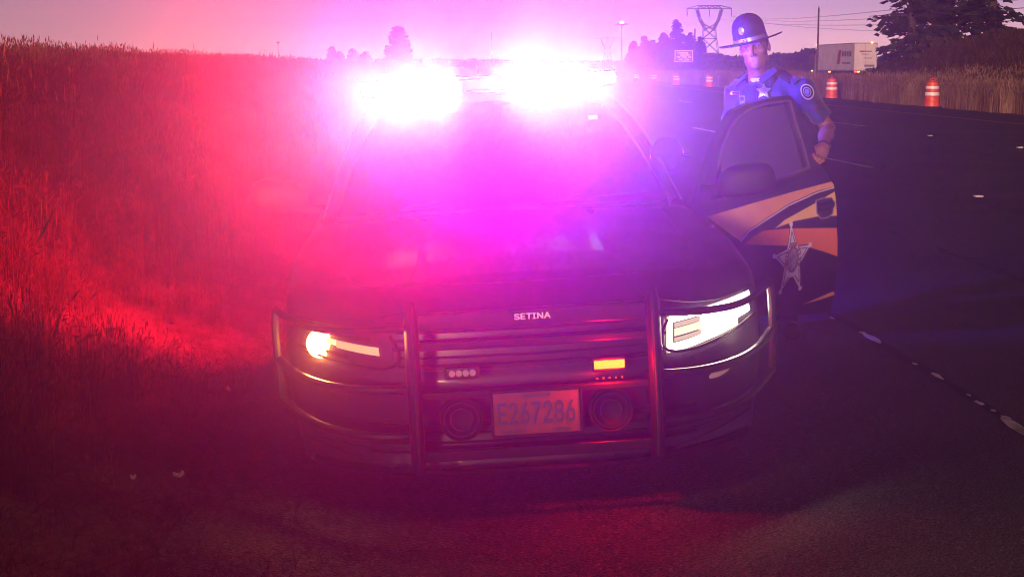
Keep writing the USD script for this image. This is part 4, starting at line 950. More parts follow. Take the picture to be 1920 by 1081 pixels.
for (xa, w, z, h, mat) in ((.85, .5, 3.25, .16, mk_red), (1.45, .9, 3.25, .12, mk_dark), (1.2, .8, 2.95, .07, mk_dark), (1.5, .9, 2.55, .07, mk_dark), (1.7, 1.1, 1.75, .22, mk_dark)):
    obj('trailer_mark', box((xa, -.03, z), (w, .008, h)), mat, tb)
tail_red, tail_amber = emit('tail_red', (1.0, .06, .02), 6.), emit('marker_amber', (1.0, .40, .05), 6.)
for xa in (.25, .55, 1.75, 2.25): obj('tail_lamp', rbox((xa, -.04, 1.12), (.26, .04, .14), .02), tail_red if xa != .55 else tail_amber, truck)
for (xa, ya, za) in ((1.9, -.03, 4.16), (-.03, 15.6, 4.12), (-.05, 9.6, 1.10), (-.05, 17.5, 1.2)): obj('marker_lamp', rbox((xa, ya, za), (.2, .2, .14), .03), tail_amber, truck)
for yy_ in (1.6, 2.9, 13.4):
    for xa in (.25, 2.25):
        w = lathe([(0, -.14), (.35, -.14), (.5, -.12), (.52, 0), (.5, .12), (.35, .14), (0, .14)], 24); w.apply_transform(place(roty(math.pi / 2), (xa, yy_, tz + .52))); obj('wheel', w, rubber, truck)
obj('chassis', rbox((1.25, 8, 1.05), (1.0, 15, .2), .03), dark_trim, truck)
cab = obj('cab', rbox((1.25, 18.6, 2.0), (2.3, 2.6, 2.4), .25), plain('cab_paint', (.05, .04, .06), .4), truck)
obj('wheel', lathe([(0, -.14), (.5, -.12), (.52, 0), (.5, .12), (0, .14)], 24).apply_transform(place(roty(math.pi / 2), (.2, 19.2, tz + .52))), rubber, truck)

# ================================================================== pylons, poles, wires, sign
steel = plain('galvanised_steel', (.10, .10, .11), .6, .3)
wood = noisy('pole_wood', (.05, .035, .025), (.10, .07, .05), 3., .9)
DP = 430.0; pc_ = at(1330, 300, DP); pbx = base_at(1330, DP)
def ppx(x, y, off=0.): return at(x, y, DP) + np.array([0, off, 0]) - np.array([pbx[0], pbx[1], 0])
pyl = thing('pylon', 'nearer steel lattice electricity pylon left of the officer, with a wide cross arm', 'pylon', matrix=place(t=(pbx[0], pbx[1], 0)))
def bars(segs, r): return cat_([tube([a, b], r, 4) for a, b in segs])
segs = []
LW = 1.3
lx = [(1305, 17), (1310, 35), (1319, 53), (1318, 73), (1314, 100), (1312, 122)]; rx = [(1355, 17), (1350, 35), (1341, 53), (1343, 73), (1347, 100), (1349, 122)]
for o in (-LW, LW):
    for L in (lx, rx):
        q = np.array(L, float); pts = [ppx(x, y, o) for x, y in L]
        segs += list(zip(pts[:-1], pts[1:]))
        inn = [ppx(x + (3.5 if L is lx else -3.5) * (y < 60), y, o) for x, y in L[:3]]
        segs += list(zip(inn[:-1], inn[1:]))
        for k in range(2): segs += [(pts[k], inn[k + 1]), (inn[k], pts[k + 1])]
    for k in range(2, 5):
        a, b, c, d = ppx(*lx[k], o), ppx(*rx[k], o), ppx(*lx[k + 1], o), ppx(*rx[k + 1], o); segs += [(a, d), (b, c), (a, b)]
    segs += [(ppx(1314, 42, o), ppx(1341, 58, o)), (ppx(1346, 42, o), ppx(1319, 58, o))]
for L in (lx, rx):
    for x, y in L: segs.append((ppx(x, y, -LW), ppx(x, y, LW)))
obj('lattice_tower', bars(segs, .085), steel, pyl)
arm = []
xs_ = [1288, 1297, 1308, 1319, 1330, 1341, 1352, 1362, 1372]
for o in (-LW * .6, LW * .6):
    arm += [(ppx(1288, 16.5), ppx(1308, 16.5, o)), (ppx(1308, 16.5, o), ppx(1352, 16.5, o)), (ppx(1352, 16.5, o), ppx(1372, 16.5)), (ppx(1288, 16), ppx(1308, 11, o)), (ppx(1308, 11, o), ppx(1352, 11, o)), (ppx(1352, 11, o), ppx(1372, 16))]
    tp = [1308, 1319, 1330, 1341, 1352]
    for a, b in zip(tp[:-1], tp[1:]): m_ = (a + b) / 2; arm += [(ppx(a, 16.5, o), ppx(m_, 11, o)), (ppx(m_, 11, o), ppx(b, 16.5, o))]
obj('cross_arm', bars(arm, .085), steel, pyl)
for x in (1288.3, 1330, 1371.7): obj('insulator', bars([(ppx(x, 16.5), ppx(x, 31))], .10), steel, pyl)
p2 = base_at(1139, 860); m = place(t=(p2[0], p2[1], 0)); copy_of(pyl, 'pylon', m, 'farther pylon, small and faint, left of the fir trees', 'pylon', None)
wire_m = plain('wire', (.05, .045, .05), .5, .5)
for k, (x, y, ex, ey, ed) in enumerate(((1371.7, 31, 1640, -6, 150), (1371.7, 31, 1655, 6, 150), (1330, 32, 1640, 22, 170), (1371.7, 31, 1650, 36, 190))):
    a, b = at(x, y, DP), at(ex, ey, ed); b2 = a + (b - a) * 1.5; tt_ = np.linspace(0, 1, 24)[:, None]; P = a + (b2 - a) * tt_ - np.array([0, 0, 1]) * (4 * tt_ * (1 - tt_)) * 1.6
    obj('power_line', tube(P, .022, 5), wire_m, label=['upper', 'second', 'third', 'lowest'][k] + ' power line rising to the right from the nearer pylon', cat='power line')
for k, (x, y, ex, ey) in enumerate(((1288, 31, 1237, 58), (1330, 32, 1243, 66))):
    a, b = at(x, y, DP), at(ex, ey, 700); tt_ = np.linspace(0, 1, 16)[:, None]; obj('power_line', tube(a + (b - a) * tt_, .03, 5), wire_m, label=('upper' if k == 0 else 'lower') + ' power line dropping left from the nearer pylon behind the firs', cat='power line')
def post(name, x, yt, dep, r, label, cat, mat):
    b = base_at(x, dep); top_ = at(x, yt, dep)[2]; t = thing(name, label, cat, matrix=place(t=b)); obj('shaft', tube([(0, 0, -.3), (0, 0, top_ - b[2])], [r, r * .75], 8), mat, t); return t, top_ - b[2]
t, h = post('utility_pole', 1527.5, 15, 118, .085, 'tall wooden utility pole at the left end of the truck', 'utility pole', wood)
obj('insulator', tube([(0, 0, h), (0, 0, h + .14)], .03, 6), steel, t)
t, h = post('utility_pole', 1299, 54, 235, .14, 'thin wooden pole standing before the fir right of the park sign', 'utility pole', wood)
t, h = post('lamp_post', 1163, 46, 330, .13, 'high mast lamp post left of the fir trees', 'lamp post', steel)
mast_lamp = emit('mast_lamp', (.9, .85, 1.0), 9.)
hd = obj('lamp_head', rbox((0, 0, h), (2.6, .8, .35), .12), steel, t); obj('lamp_glass', rbox((0, -.2, h + .38), (.7, .4, .45), .15), mast_lamp, hd)
t, h = post('lamp_post', 526, 80, 150, .05, 'thin lamp post on the left skyline above the grass', 'lamp post', steel)
obj('lamp_head', rbox((0, 0, h), (.34, .22, .14), .04), steel, t)
t, h = post('utility_pole', 922, 60, 330, .07, 'thin pole half lost in the glare between the roof lamps', 'utility pole', wood)
# park sign
DSg = 230.0; sb = base_at(1279, DSg)
sg = thing('road_sign', 'brown highway sign with white border and lettering before the firs', 'road sign', matrix=place(rotz(-.06), (sb[0], sb[1], 0)))
def sx_(x): return (x - 1279) / F * DSg
def sz_(y): return at(1279, y, DSg)[2]
brown = plain('sign_brown', (.10, .035, .03), .4); sign_white = M('sign_white', {'p': ('principled_bsdf', {'base_color': (.85, .83, .85), 'roughness': .35})}, [], 'p.BSDF')
zt_, zb_ = sz_(94), sz_(117); w_ = sx_(1296) - sx_(1262)
obj('sign_plate', rbox((0, 0, (zt_ + zb_) / 2), (w_, .05, zt_ - zb_), .02), brown, sg)
for c, s_ in (((0, -.03, zt_ - .07), (w_ - .06, .012, .07)), ((0, -.03, zb_ + .07), (w_ - .06, .012, .07)), ((-w_ / 2 + .07, -.03, (zt_ + zb_) / 2), (.07, .012, zt_ - zb_ - .2)), ((w_ / 2 - .07, -.03, (zt_ + zb_) / 2), (.07, .012, zt_ - zb_ - .2))): obj('border', rbox(c, s_, .004), sign_white, sg)
for word, x, y, hgt in (('Champoeg', 1277, 99, .22), ('State Park', 1281, 103.4, .22), ('EXIT', 1273.5, 112, .17), ('278', 1284, 112, .25)):
    t_ = text(word, hgt, .01, True); t_.apply_transform(place(rotx(math.pi / 2), (sx_(x), -.032, sz_(y)))); obj('lettering', t_, sign_white, sg)
for x, w in ((1269.5, 6.5), (1280, 9.5), (1290, 5.5)): obj('lettering', rbox((sx_(x), -.034, sz_(107.3)), (w / F * DSg, .01, .10), .004), sign_white, sg)
for x in (1268, 1290): obj('post', tube([(sx_(x), .06, -.5), (sx_(x), .06, zt_ - .1)], .07, 6), wood, sg)
sg2 = obj('sub_plate', rbox((0, 0, sz_(120.3)), (2.0, .04, .40), .01), brown, sg)
for x, s_ in ((1272.5, .24), (1279, .12), (1286.5, .24)): obj('symbol', rbox((sx_(x), -.028, sz_(120.3)), (s_, .01, s_ * .7), .004), sign_white, sg2)
# far traffic with headlights on
car_far = plain('far_car_paint', (.3, .3, .32), .3)
for x, y, dep, lab in ((1136, 120, 300, 'pale far car with lights left of the fir trees'), (1106, 124, 260, 'far car with red lamps just above the light bar end'), (1162, 121, 340, 'farthest car with one bright headlamp below the high mast')):
    b = base_at(x, dep); t = thing('far_car', lab, 'car', matrix=place(rotz(PSI), b))
    obj('body', cat_([rbox((0, 0, .62), (1.8, 4.4, .62), .18), rbox((0, .2, 1.15), (1.5, 2.4, .6), .22)]), car_far, t)
    obj('windscreen', rbox((0, -.98, 1.18), (1.3, .2, .36), .06, rotx(-.5)), glass_door, t)
    for q in (-.65, .65): obj('headlight', rbox((q, -2.2, .68), (.3, .06, .2), .03), emit('far_lamp_' + ('red' if dep == 260 else 'white') + ('_left' if q < 0 else '_right') + str(dep), (1, .2, .15) if dep == 260 else (1, .95, .9), 12.), t)
    for q in (-.8, .8):
        for yw in (-1.4, 1.4): obj('wheel', lathe([(0, -.1), (.3, -.1), (.32, 0), (.3, .1), (0, .1)], 16).apply_transform(place(roty(math.pi / 2), (q, yw, .32))), rubber, t)

# ================================================================== the officer
def cone_sdf(P, a, b, ra, rb):
    ab = b - a; t = np.clip(((P - a) @ ab) / (ab @ ab), 0, 1); return np.linalg.norm(P - a - t[:, None] * ab, axis=1) - (ra + (rb - ra) * t)
def ell_sdf(P, c, r, R):
    q = (P - c) @ R; k0 = np.linalg.norm(q / r, axis=1); k1 = np.linalg.norm(q / (np.asarray(r) ** 2), axis=1); return k0 * (k0 - 1) / np.maximum(k1, 1e-9)
class Fig:
    def __init__(s): s.p = []
    def cone(s, a, b, ra, rb, k=.02): s.p.append(('c', np.asarray(a, float), np.asarray(b, float), ra, rb, k)); return s
    def ell(s, c, r, R=np.eye(3), k=.02): s.p.append(('e', np.asarray(c, float), np.asarray(r, float), R, None, k)); return s
    def cut(s, c, r, R=np.eye(3), k=.01): s.p.append(('x', np.asarray(c, float), np.asarray(r, float), R, None, k)); return s
    def __call__(s, P, grow=0.):
        f = np.full(len(P), .5)
        for p in s.p:
            if p[0] == 'c': lo, hi = np.minimum(p[1], p[2]) - max(p[3], p[4]), np.maximum(p[1], p[2]) + max(p[3], p[4])
            else: lo, hi = p[1] - p[2].max(), p[1] + p[2].max()
            m = np.all((P > lo - .07) & (P < hi + .07), 1)
            if not m.any(): continue
            Q = P[m]; d = cone_sdf(Q, *p[1:5]) if p[0] == 'c' else ell_sdf(Q, p[1], p[2], p[3])
            f[m] = smax(f[m], -d, p[5]) if p[0] == 'x' else smin(f[m], d, p[5])
        return f - grow
A_ = lambda x, y, d: at(x, y, d + .26)
shR, shL = A_(1381, 178, 8.50), A_(1507, 170, 8.24)
neck0, neck1 = A_(1423, 158, 8.40), A_(1418, 122, 8.36)
headc = A_(1414, 86, 8.345)
chest = A_(1441, 222, 8.37); waist = A_(1446, 315, 8.42); hip = waist + [0, .0, -.16]
HANDD = float((CAR_R @ DS(*door_uv(1538, 300), .02) + CAR_T)[1])
elL, wrL = A_(1552, 240, 8.33), at(1543, 277, HANDD + .07)
elR, wrR = A_(1364, 268, 8.55), A_(1375, 372, 8.50)
acr = (shL - shR); acr[2] = 0; acr /= np.linalg.norm(acr)          # towards his left
fwdT = np.array([acr[1], -acr[0], 0.])                             # the way his chest faces
if fwdT[1] > 0: fwdT = -fwdT
RT = np.stack([acr, -fwdT, [0, 0, 1.]], 1)
yaw_h = math.radians(17); fwdH = np.array([-math.sin(yaw_h), -math.cos(yaw_h), -.05]); fwdH /= np.linalg.norm(fwdH)
leftH = np.array([math.cos(yaw_h), -math.sin(yaw_h), .19]); leftH -= leftH @ fwdH * fwdH; leftH /= np.linalg.norm(leftH); upH = np.cross(leftH, fwdH); upH = upH if upH[2] > 0 else -upH
RH = np.stack([leftH, -fwdH, upH], 1)
def H_(x, y, z): return headc + leftH * x + fwdH * y + upH * z
# head: the eyes are at half its height
head = Fig()
head.ell(H_(0, -.012, .022), (.076, .098, .092), RH).ell(H_(0, .020, -.045), (.062, .072, .085), RH, .03).ell(H_(0, .036, -.088), (.047, .052, .036), RH, .025).ell(H_(0, .072, -.108), (.021, .018, .016), RH, .02)
head.ell(H_(0, .078, .018), (.056, .018, .013), RH, .02).cone(H_(0, .092, .000), H_(0, .116, -.044), .0075, .0100, .007).ell(H_(.0105, .100, -.049), (.0075, .009, .0075), RH, .006).ell(H_(-.0105, .100, -.049), (.0075, .009, .0075), RH, .006)
for q in (-1, 1):
    head.ell(H_(q * .044, .060, -.030), (.020, .020, .016), RH, .02).cut(H_(q * .032, .092, -.004), (.016, .012, .011), RH, .012)
    head.ell(H_(q * .077, -.014, -.018), (.009, .019, .029), RH, .008).ell(H_(q * .032, .077, .0065), (.019, .013, .0065), RH, .006)
    head.ell(H_(q * .046, .002, -.076), (.018, .030, .022), RH, .02)
head.cone(H_(-.018, .084, -.0765), H_(.018, .084, -.0765), .0055, .0055, .005).cone(H_(-.014, .084, -.086), H_(.014, .084, -.086), .006, .006, .006)
head.cone(neck1, neck0, .047, .058, .03).cone(H_(0, .01, -.09), neck0, .040, .048, .02)
torso = Fig()
torso.ell(chest + [0, 0, .06], (.172, .108, .20), RT, .05).ell(waist, (.165, .115, .17), RT, .06).ell(hip, (.175, .12, .13), RT, .05).cone(shR, shL, .052, .052, .06).cone(neck0 - [0, 0, .01], chest + [0, 0, .12], .065, .10, .06)
torso.ell(chest + acr * .07 + fwdT * .05 + [0, 0, .06], (.09, .06, .085), RT, .05).ell(chest - acr * .07 + fwdT * .05 + [0, 0, .06], (.09, .06, .085), RT, .05)
arms = Fig()
arms.cone(shL, elL, .060, .046, .03).cone(shR, elR, .060, .046, .03)
fore = Fig(); fore.cone(shL, elL, .046, .038, .02).cone(elL, elL + (wrL - elL) * .4, .038, .040, .02).cone(elL + (wrL - elL) * .4, wrL, .040, .026, .02).cone(shR, elR, .05, .042, .02).cone(elR, wrR, .044, .028, .02)
hand = Fig(); hd_dir = (at(1535, 294, HANDD - .0) - wrL); hd_dir /= np.linalg.norm(hd_dir); hl_ = np.cross(hd_dir, [0, -1, .3]); hl_ /= np.linalg.norm(hl_); hn_ = np.cross(hl_, hd_dir)
if hn_[1] > 0: hn_ = -hn_
if hl_[0] > 0: hl_ = -hl_
palm = wrL + hd_dir * .05
hand.cone(elL + (wrL - elL) * .6, wrL, .038, .029, .01).cone(wrL, wrL + hd_dir * .03, .029, .031, .02).ell(palm, (.041, .046, .017), np.stack([hl_, hd_dir, hn_], 1), .02)
for k in range(4):
    b0 = palm + hd_dir * .036 + hl_ * (.031 - .020 * k); Lf = [.040, .045, .042, .034][k]
    c1 = b0 + hd_dir * Lf * .8 - hn_ * -.012; c2 = c1 + hd_dir * Lf * .15 + hl_ * .012 - hn_ * .030; c3 = c2 + hl_ * .018 - hn_ * .020 - hd_dir * .008
    hand.cone(b0, c1, .0095, .009, .005).cone(c1, c2, .009, .0085, .004).cone(c2, c3, .0085, .0075, .004)
th0 = palm + hl_ * .032 - hd_dir * .022; th1 = th0 + hl_ * .026 + hd_dir * .026 + hn_ * .004; th2 = th1 + hl_ * .010 + hd_dir * .028 - hn_ * .004
hand.cone(th0, th1, .012, .0105, .008).cone(th1, th2, .0105, .009, .004)
handR = Fig(); handR.ell(wrR + [0, -.05, -.05], (.035, .04, .04)).cone(wrR, wrR + [0, -.05, -.05], .028, .03, .02)
legs = Fig(); feet_z = 0.0
fL, fR = hip + acr * .11, hip - acr * .11
kL, kR = fL + [.02, -.02, 0] + 0, fR + [-.02, .0, 0] + 0
gzo = float(gz(*[np.array(q) for q in road_of(hip)]))
fL, fR = hip + acr * .09 + [0, 0, -.04], hip - acr * .09 + [0, 0, -.04]
kL, kR = np.array([fL[0] + .02, fL[1] - .03, gzo + .50]), np.array([fR[0] - .02, fR[1] - .02, gzo + .50])
aL, aR = np.array([kL[0] + .01, kL[1] + .04, gzo + .10]), np.array([kR[0] - .01, kR[1] + .04, gzo + .10])
for f_, k_, a_ in ((fL, kL, aL), (fR, kR, aR)): legs.cone(f_, k_, .095, .065, .03).cone(k_, a_, .062, .048, .03)
wh_f = lambda P: smin(smin(smin(head(P), torso(P, -.014), .02), smin(fore(P), legs(P, -.012), .01), .02), handR(P), .01)
wrist_n = (wrL - elL) / np.linalg.norm(wrL - elL); wcut = wrL - wrist_n * .02
def body_coarse(P): return np.maximum(np.maximum(wh_f(P), (P - wcut) @ wrist_n * np.where(np.linalg.norm(P - wrL, axis=1) < .15, 1, -1) - np.where(np.linalg.norm(P - wrL, axis=1) < .15, 0, 9)), np.where((np.abs(P[:, 0] - headc[0]) < .2) & (P[:, 2] > neck0[2] - .01), P[:, 2] - neck0[2] + .01, -9))
allp = np.array([shR, shL, headc, elL, wrL, elR, wrR, aL, aR, hip, chest])
lo_, hi_ = allp.min(0) - .2, allp.max(0) + .2; lo_[2] = gzo + .02; hi_[2] = neck0[2] + .06
bm = snet(body_coarse, lo_, hi_, .012)
hm_ = snet(lambda P: np.maximum(np.maximum(head(P), -(P[:, 2] - neck0[2] + .03)), -.5), headc - [.14, .16, .24], headc + [.14, .16, .15], .005)
hdm = snet(lambda P: np.maximum(hand(P), -((P - wcut) @ wrist_n) - .012), palm - .14, palm + .14, .0035)
skin_m = M('skin', {'tc': ('geometry', {}), 'n': ('noise_texture', {'scale': 60., 'detail': 3}), 'r': ('rgb_ramp', {'ramp': [(.3, (.20, .095, .065)), (.7, (.28, .14, .095))]}), 'p': ('principled_bsdf', {'roughness': .48, 'subsurface_weight': .08, 'subsurface_scale': .006})},
           [('tc.position', 'n.vector'), ('n.fac', 'r.fac'), ('r.color', 'p.base_color')], 'p.BSDF')
officer = thing('person', 'police officer in dark uniform and campaign hat standing behind the open car door', 'person')
obj('body', cat_([bm, hm_, hdm]), skin_m, officer, smooth=True)
cloth = M('uniform_cloth', {'tc': ('geometry', {}), 'n': ('noise_texture', {'scale': 9., 'detail': 4}), 'w': ('noise_texture', {'scale': 400., 'detail': 1}), 'r': ('rgb_ramp', {'ramp': [(.3, (.010, .014, .045)), (.7, (.020, .028, .08))]}), 'b': ('bump', {'strength': .55, 'distance': .02}), 'p': ('principled_bsdf', {'roughness': .8, 'sheen_weight': .2})},
          [('tc.position', 'n.vector'), ('n.fac', 'r.fac'), ('r.color', 'p.base_color'), ('n.fac', 'b.height'), ('b.normal', 'p.normal')], 'p.BSDF')
dark_cloth = noisy('dark_cloth', (.010, .010, .013), (.018, .018, .022), 30., .8, coord='object')
uL, uR = (elL - shL) / np.linalg.norm(elL - shL), (elR - shR) / np.linalg.norm(elR - shR)
hemL, hemR = shL + (elL - shL) * .72, shR + (elR - shR) * .8
def shirt(P):
    slL = np.maximum(cone_sdf(P, shL, elL, .058, .060), (P - hemL) @ uL); slR = np.maximum(cone_sdf(P, shR, elR, .058, .056), (P - hemR) @ uR)
    f = smin(torso(P, .010), smin(slL, slR, .03), .045)
    f = f + .004 * np.sin(P[:, 2] * 55 + P[:, 0] * 40) * np.sin(P[:, 0] * 35 - P[:, 2] * 20)
    f = np.maximum(f, hip[2] - .05 - P[:, 2])
    return np.maximum(f, .062 - np.linalg.norm((P - neck0 - fwdT * .02) @ RT * [1, 1, .25], axis=1))
slo, shi = allp.min(0) - .15, allp.max(0) + .15; slo[2] = hip[2] - .1; shi[2] = shL[2] + .16
shm = snet(shirt, slo, shi, .010)
obj('shirt', shm, cloth, officer, smooth=True)
tro = snet(lambda P: np.maximum(smin(legs(P, .012), torso(P, .012), .02), np.maximum(P[:, 2] - hip[2] + .03, gzo + .09 - P[:, 2])), np.array([lo_[0], lo_[1], gzo]), np.array([hi_[0], hi_[1], hip[2]]), .016)
obj('trousers', tro, dark_cloth, officer, smooth=True)
for a_ in (aL, aR): obj('shoe', rbox((a_[0], a_[1] - .06, gzo + .055), (.10, .29, .10), .04), dark_trim, officer)
obj('duty_belt', lathe([(.0, -.03), (1.0, -.03), (1.04, 0), (1.0, .03), (0, .03)], 32).apply_transform(place(RT @ np.diag([.195, .145, 1.]), hip + [0, 0, .02])), dark_trim, officer)
# things pinned to the shirt: cut in picture outline, laid on the cloth by casting sight lines onto it
def cast(fn, xy, d0=8.1, d1=9.2):
    Rr = np.array([ray(*p) for p in xy]); t = np.full(len(xy), d0); 
    for _ in range(70):
        t = np.minimum(t + np.clip(fn(EYE + Rr * t[:, None]), -.02, .05) * .8, d1)
    return EYE + Rr * t[:, None]
def pin(name, poly, fn, mat, off=.003, th=.003, size=2.5):
    poly = poly if not isinstance(poly, list) else Polygon(poly).buffer(0)
    m = trimesh.creation.extrude_polygon(poly, 1.0, engine='earcut'); v, f = trimesh.remesh.subdivide_to_size(m.vertices, m.faces, max(size, 1.01), max_iter=10)
    v = np.asarray(v); P = cast(fn, v[:, :2]); h = .006
    N = np.stack([fn(P + d) - fn(P - d) for d in np.eye(3) * h], 1); N /= np.linalg.norm(N, axis=1, keepdims=True) + 1e-9
    mm = trimesh.Trimesh(P + N * (off + th * v[:, 2:3]), f, process=True); mm.fix_normals(); obj(name, mm, mat, officer)
shirt_pale = noisy('collar_cloth', (.05, .055, .10), (.07, .075, .13), 30., .8)
pin('collar', [(1396, 137), (1403, 146), (1383, 166), (1376, 158), (1388, 145)], shirt, cloth, .012, .006)
pin('collar', [(1436, 140), (1452, 128), (1456, 140), (1430, 160), (1424, 152)], shirt, cloth, .012, .006)
pin('collar', [(1383, 146), (1396, 136), (1398, 142), (1385, 156)], shirt, cloth, .010, .006)
tee = plain('undershirt', (.55, .55, .58), .8)
pin('undershirt', [(1404, 148), (1428, 147), (1424, 153), (1412, 155)], shirt, tee, .002, .004)
def star_px(cx, cy, r, rin=.42, rot=0):
    return [(cx + (r if k % 2 == 0 else r * rin) * math.sin(k * math.pi / 5 + rot), cy - (r if k % 2 == 0 else r * rin) * math.cos(k * math.pi / 5 + rot)) for k in range(10)]
badge = plain('badge_silver', (.60, .58, .62), .25, .8)
pin('star_badge', star_px(1433, 172, 15), shirt, badge, .006, .005)
pin('star_badge_center', [(1433 + 4.5 * math.cos(a), 173 + 5 * math.sin(a)) for a in np.linspace(0, 6.2, 14)], shirt, plain('badge_dark', (.2, .18, .22), .4, .5), .011, .004)
pin('name_plate', [(1371.5, 172), (1389.5, 172.5), (1388.5, 178), (1371, 177.5)], shirt, badge, .004, .003)
pin('name_plate_face', [(1373, 173.3), (1388, 173.8), (1387, 176.8), (1372.5, 176.4)], shirt, dark_cloth, .007, .002)
pin('chest_badge', [(1388, 179), (1399, 179.5), (1399, 189), (1397.5, 197), (1389, 197)], shirt, plain('badge_blue', (.12, .22, .42), .4), .004, .004)
pin('chest_badge_disc', [(1393.5 + 3.4 * math.cos(a), 186 + 4.2 * math.sin(a)) for a in np.linspace(0, 6.2, 12)], shirt, plain('badge_ink', (.02, .02, .04), .5), .008, .002)
circ = lambda cx, cy, rx_, ry_, n=24: Polygon([(cx + rx_ * math.cos(a) - .3 * ry_ * math.sin(a) * 0, cy + ry_ * math.sin(a)) for a in np.linspace(0, 2 * np.pi, n, endpoint=False)])
patch_o = affinity.rotate(circ(1513, 172, 11, 14), -28); 
pin('shoulder_patch', patch_o, shirt, dark_cloth, .003, .003)
pin('patch_border', patch_o.difference(affinity.scale(patch_o, .87, .87)), shirt, plain('patch_thread', (.45, .42, .5), .7), .006, .002)
pin('patch_border', affinity.scale(patch_o, .60, .60).difference(affinity.scale(patch_o, .50, .50)), shirt, plain('patch_thread_dim', (.25, .23, .32), .7), .006, .002)
pin('patch_emblem', affinity.scale(patch_o, .36, .36), shirt, plain('patch_blue', (.10, .12, .45), .7), .006, .002)
pin('sleeve_tape', [(1521, 203), (1533, 194), (1536, 199), (1524, 208)], shirt, plain('tape', (.05, .02, .04), .7), .003, .003)
pin('shoulder_strap', [(1456, 136), (1470, 134), (1488, 150), (1480, 158), (1462, 146)], shirt, dark_cloth, .004, .008)
pin('shoulder_strap', [(1446, 140), (1454, 137), (1447, 165), (1439, 163)], shirt, dark_cloth, .004, .006)
pin('epaulette', [(1488, 146), (1500, 152), (1490, 160), (1482, 154)], shirt, cloth, .006, .008)
pin('placket', [(1413, 160), (1419, 160), (1424, 215), (1417, 215)], shirt, dark_cloth, .002, .003)
pin('badge_chain', [(1416, 152), (1417.5, 151.5), (1432, 161), (1431, 162)], shirt, badge, .006, .002)
# face details
white_eye, iris = plain('eye_white', (.22, .20, .20), .5), plain('eye_iris', (.015, .02, .03), .4)
hair_m = noisy('hair', (.012, .010, .009), (.03, .022, .018), 200., .7)
for q in (-1, 1):
    e = trimesh.creation.icosphere(2, .0112); e.apply_translation(H_(q * .032, .0695, -.004)); ey = obj('eye', e, white_eye, officer)
    e = trimesh.creation.icosphere(2, .0062); e.apply_translation(H_(q * .0335, .0755, -.0045)); obj('iris', e, iris, ey)
    obj('eyebrow', tube([H_(q * .014, .091, .015), H_(q * .032, .091, .021), H_(q * .050, .078, .016)], [.004, .004, .002], 6), hair_m, officer)
obj('lips', cat_([tube([H_(-.023, .082, -.0815), H_(-.01, .0905, -.081), H_(.01, .0905, -.081), H_(.023, .082, -.0815)], [.0018, .0036, .0036, .0018], 8)]), plain('lip', (.32, .13, .11), .45), officer)
hair_f = lambda P: np.maximum(np.maximum(ell_sdf(P, H_(0, -.012, .022), np.array([.081, .103, .096]), RH), ((P - headc) @ fwdH) * .8 - .02 + np.maximum(0, -((P - headc) @ upH)) * .5), -((P - headc) @ upH) - .055)
obj('hair', snet(hair_f, headc - .16, headc + .16, .007), hair_m, officer, smooth=True)
# hat
hc0 = A_(1408, 79, 8.33) ; roll_h = math.radians(13.5); RHat = rotz(-yaw_h) @ roty(-roll_h) @ rotx(math.radians(3.5))
hat = thing('hat', parent=officer)
felt = noisy('hat_felt', (.018, .017, .022), (.028, .026, .034), 60., .85, bump=.2, bscale=300)
ang = np.linspace(0, 2 * np.pi, 57); zz_ = np.linspace(0, 1, 22)
Pc = []
for z in zz_:
    rr_ = .099 * (1 - .10 * z) * (1 - np.clip((z - .45) / .56, 0, 1) ** 2.4) ** .5 + .0015
    dent = 1 - .10 * sstep(np.array(z), .25, .85) * np.maximum(np.cos(2 * (ang - .8)), 0) ** 3
    Pc.append(np.stack([rr_ * .93 * np.cos(ang) * dent, rr_ * 1.06 * np.sin(ang) * dent, .158 * z + 0 * ang], 1))
cr_ = grid(np.array(Pc)); cr_.apply_transform(place(RHat, hc0)); cr_.fix_normals(); obj('crown', cr_, felt, hat, smooth=True)
br = []
for rr_, dz in ((.09, .004), (.13, .003), (.165, .006), (.176, .009), (.177, .006), (.165, .0), (.13, -.003), (.09, -.003)): br.append(np.stack([rr_ * np.cos(ang), rr_ * 1.02 * np.sin(ang), dz + .006 * np.cos(2 * ang) * (rr_ / .17) ** 2], 1))
bm_ = grid(np.array(br)); bm_.apply_transform(place(RHat, hc0)); bm_.fix_normals(); obj('brim', bm_, felt, hat, smooth=35)
bd = lathe([(.0975, .006), (.1015, .006), (.1005, .026), (.0965, .026)], 48); bd.apply_transform(place(RHat @ np.diag([.93, 1.06, 1]), hc0)); obj('hat_band', bd, plain('hat_band', (.28, .25, .32), .35, .4), hat)
def hatp(a, z, r=.1): return RHat @ np.array([r * .93 * math.sin(a), -r * 1.06 * math.cos(a), z]) + hc0
for k, a in enumerate((-.45, -.30, -.10)): 
    s5 = trimesh.creation.icosphere(1, .008); s5.apply_translation(hatp(a, .014, .103)); obj('band_acorn', s5, badge, hat)
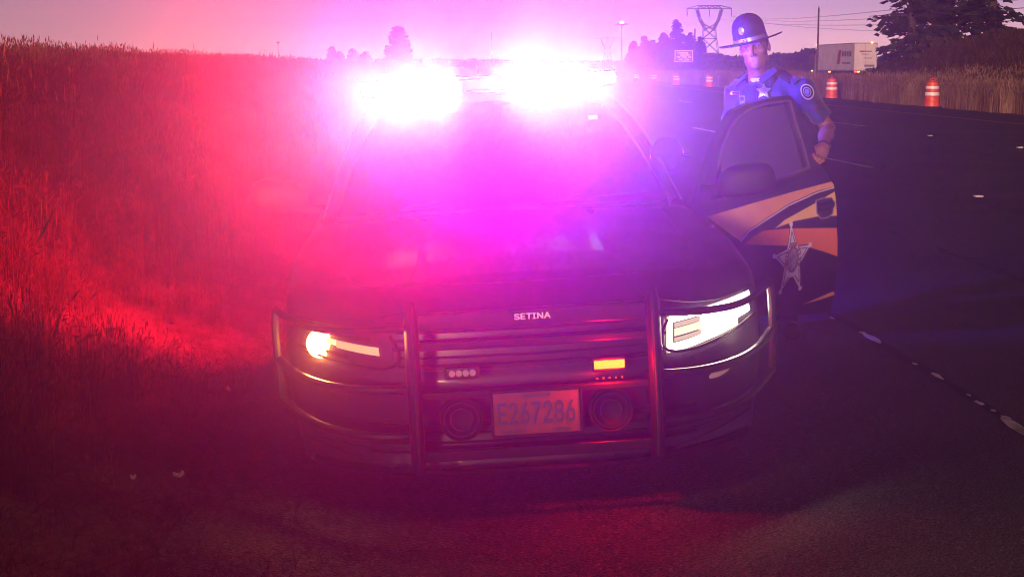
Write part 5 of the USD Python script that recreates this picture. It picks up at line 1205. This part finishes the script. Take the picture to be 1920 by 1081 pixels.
bg = lathe([(0, .0), (.018, .0), (.016, .006), (.010, .009), (0, .009)], 20); bg.apply_transform(place(RHat @ rotz(-.28) @ rotx(math.pi / 2) @ np.diag([1, 1.4, 1.]), hatp(-.28, .070, .0945))); obj('hat_badge', bg, badge, hat)
bg = lathe([(0, .0), (.009, .0), (.009, .003), (0, .003)], 16); bg.apply_transform(place(RHat @ rotz(-.28) @ rotx(math.pi / 2) @ np.diag([1, 1.4, 1.]), hatp(-.28, .070, .1045))); obj('hat_badge_center', bg, plain('badge_navy', (.03, .06, .18), .3), hat)
# watch
wc = wrL - wrist_n * .004; wr_ = trimesh.creation.torus(.033, .006, major_sections=28, minor_sections=6)
zx = np.cross(wrist_n, [0, 0, 1.]); zx /= np.linalg.norm(zx); Rw = np.stack([zx, np.cross(wrist_n, zx), wrist_n], 1)
wr_.vertices *= [1, 1, 1.6]; wr_.apply_transform(place(Rw, wc)); wt = obj('watch', wr_, dark_trim, officer)
wf = trimesh.creation.cylinder(.016, .008, sections=20); ou = np.array([.85, -.5, .1]); ou -= ou @ wrist_n * wrist_n; ou /= np.linalg.norm(ou); wf.apply_transform(place(np.stack([np.cross(wrist_n, ou), wrist_n, ou], 1), wc + ou * .037)); obj('watch_face', wf, chrome, wt)

# ================================================================== small things behind the windscreen
vest = thing('reflective_vest', 'pale striped reflective vest hanging behind the windscreen on the left', 'vest')
vc = EYE + ray(730, 372) * 7.55
pale_v, stripe_v = plain('vest_pale', (.55, .42, .38), .6), plain('vest_stripe', (.25, .10, .08), .6)
hgt, wid_ = .125, .058
P = np.array([[(x * wid_ * (1 - .12 * z), .006 * math.sin(5 * z + 3 * x), (z - .5) * hgt) for z in np.linspace(0, 1, 8)] for x in np.linspace(-.5, .5, 5)]) + vc
obj('panel', sheet(P, np.tile([0, -1., 0], P.shape[:2] + (1,)), .006), pale_v, vest)
for k, (a, b) in enumerate(((.15, .45), (.42, .2), (.5, .8), (.85, .55))): obj('stripe', tube([vc + [-.024, -.010, (a - .5) * hgt], vc + [.024, -.010, (b - .5) * hgt]], .0035, 5), stripe_v, vest)
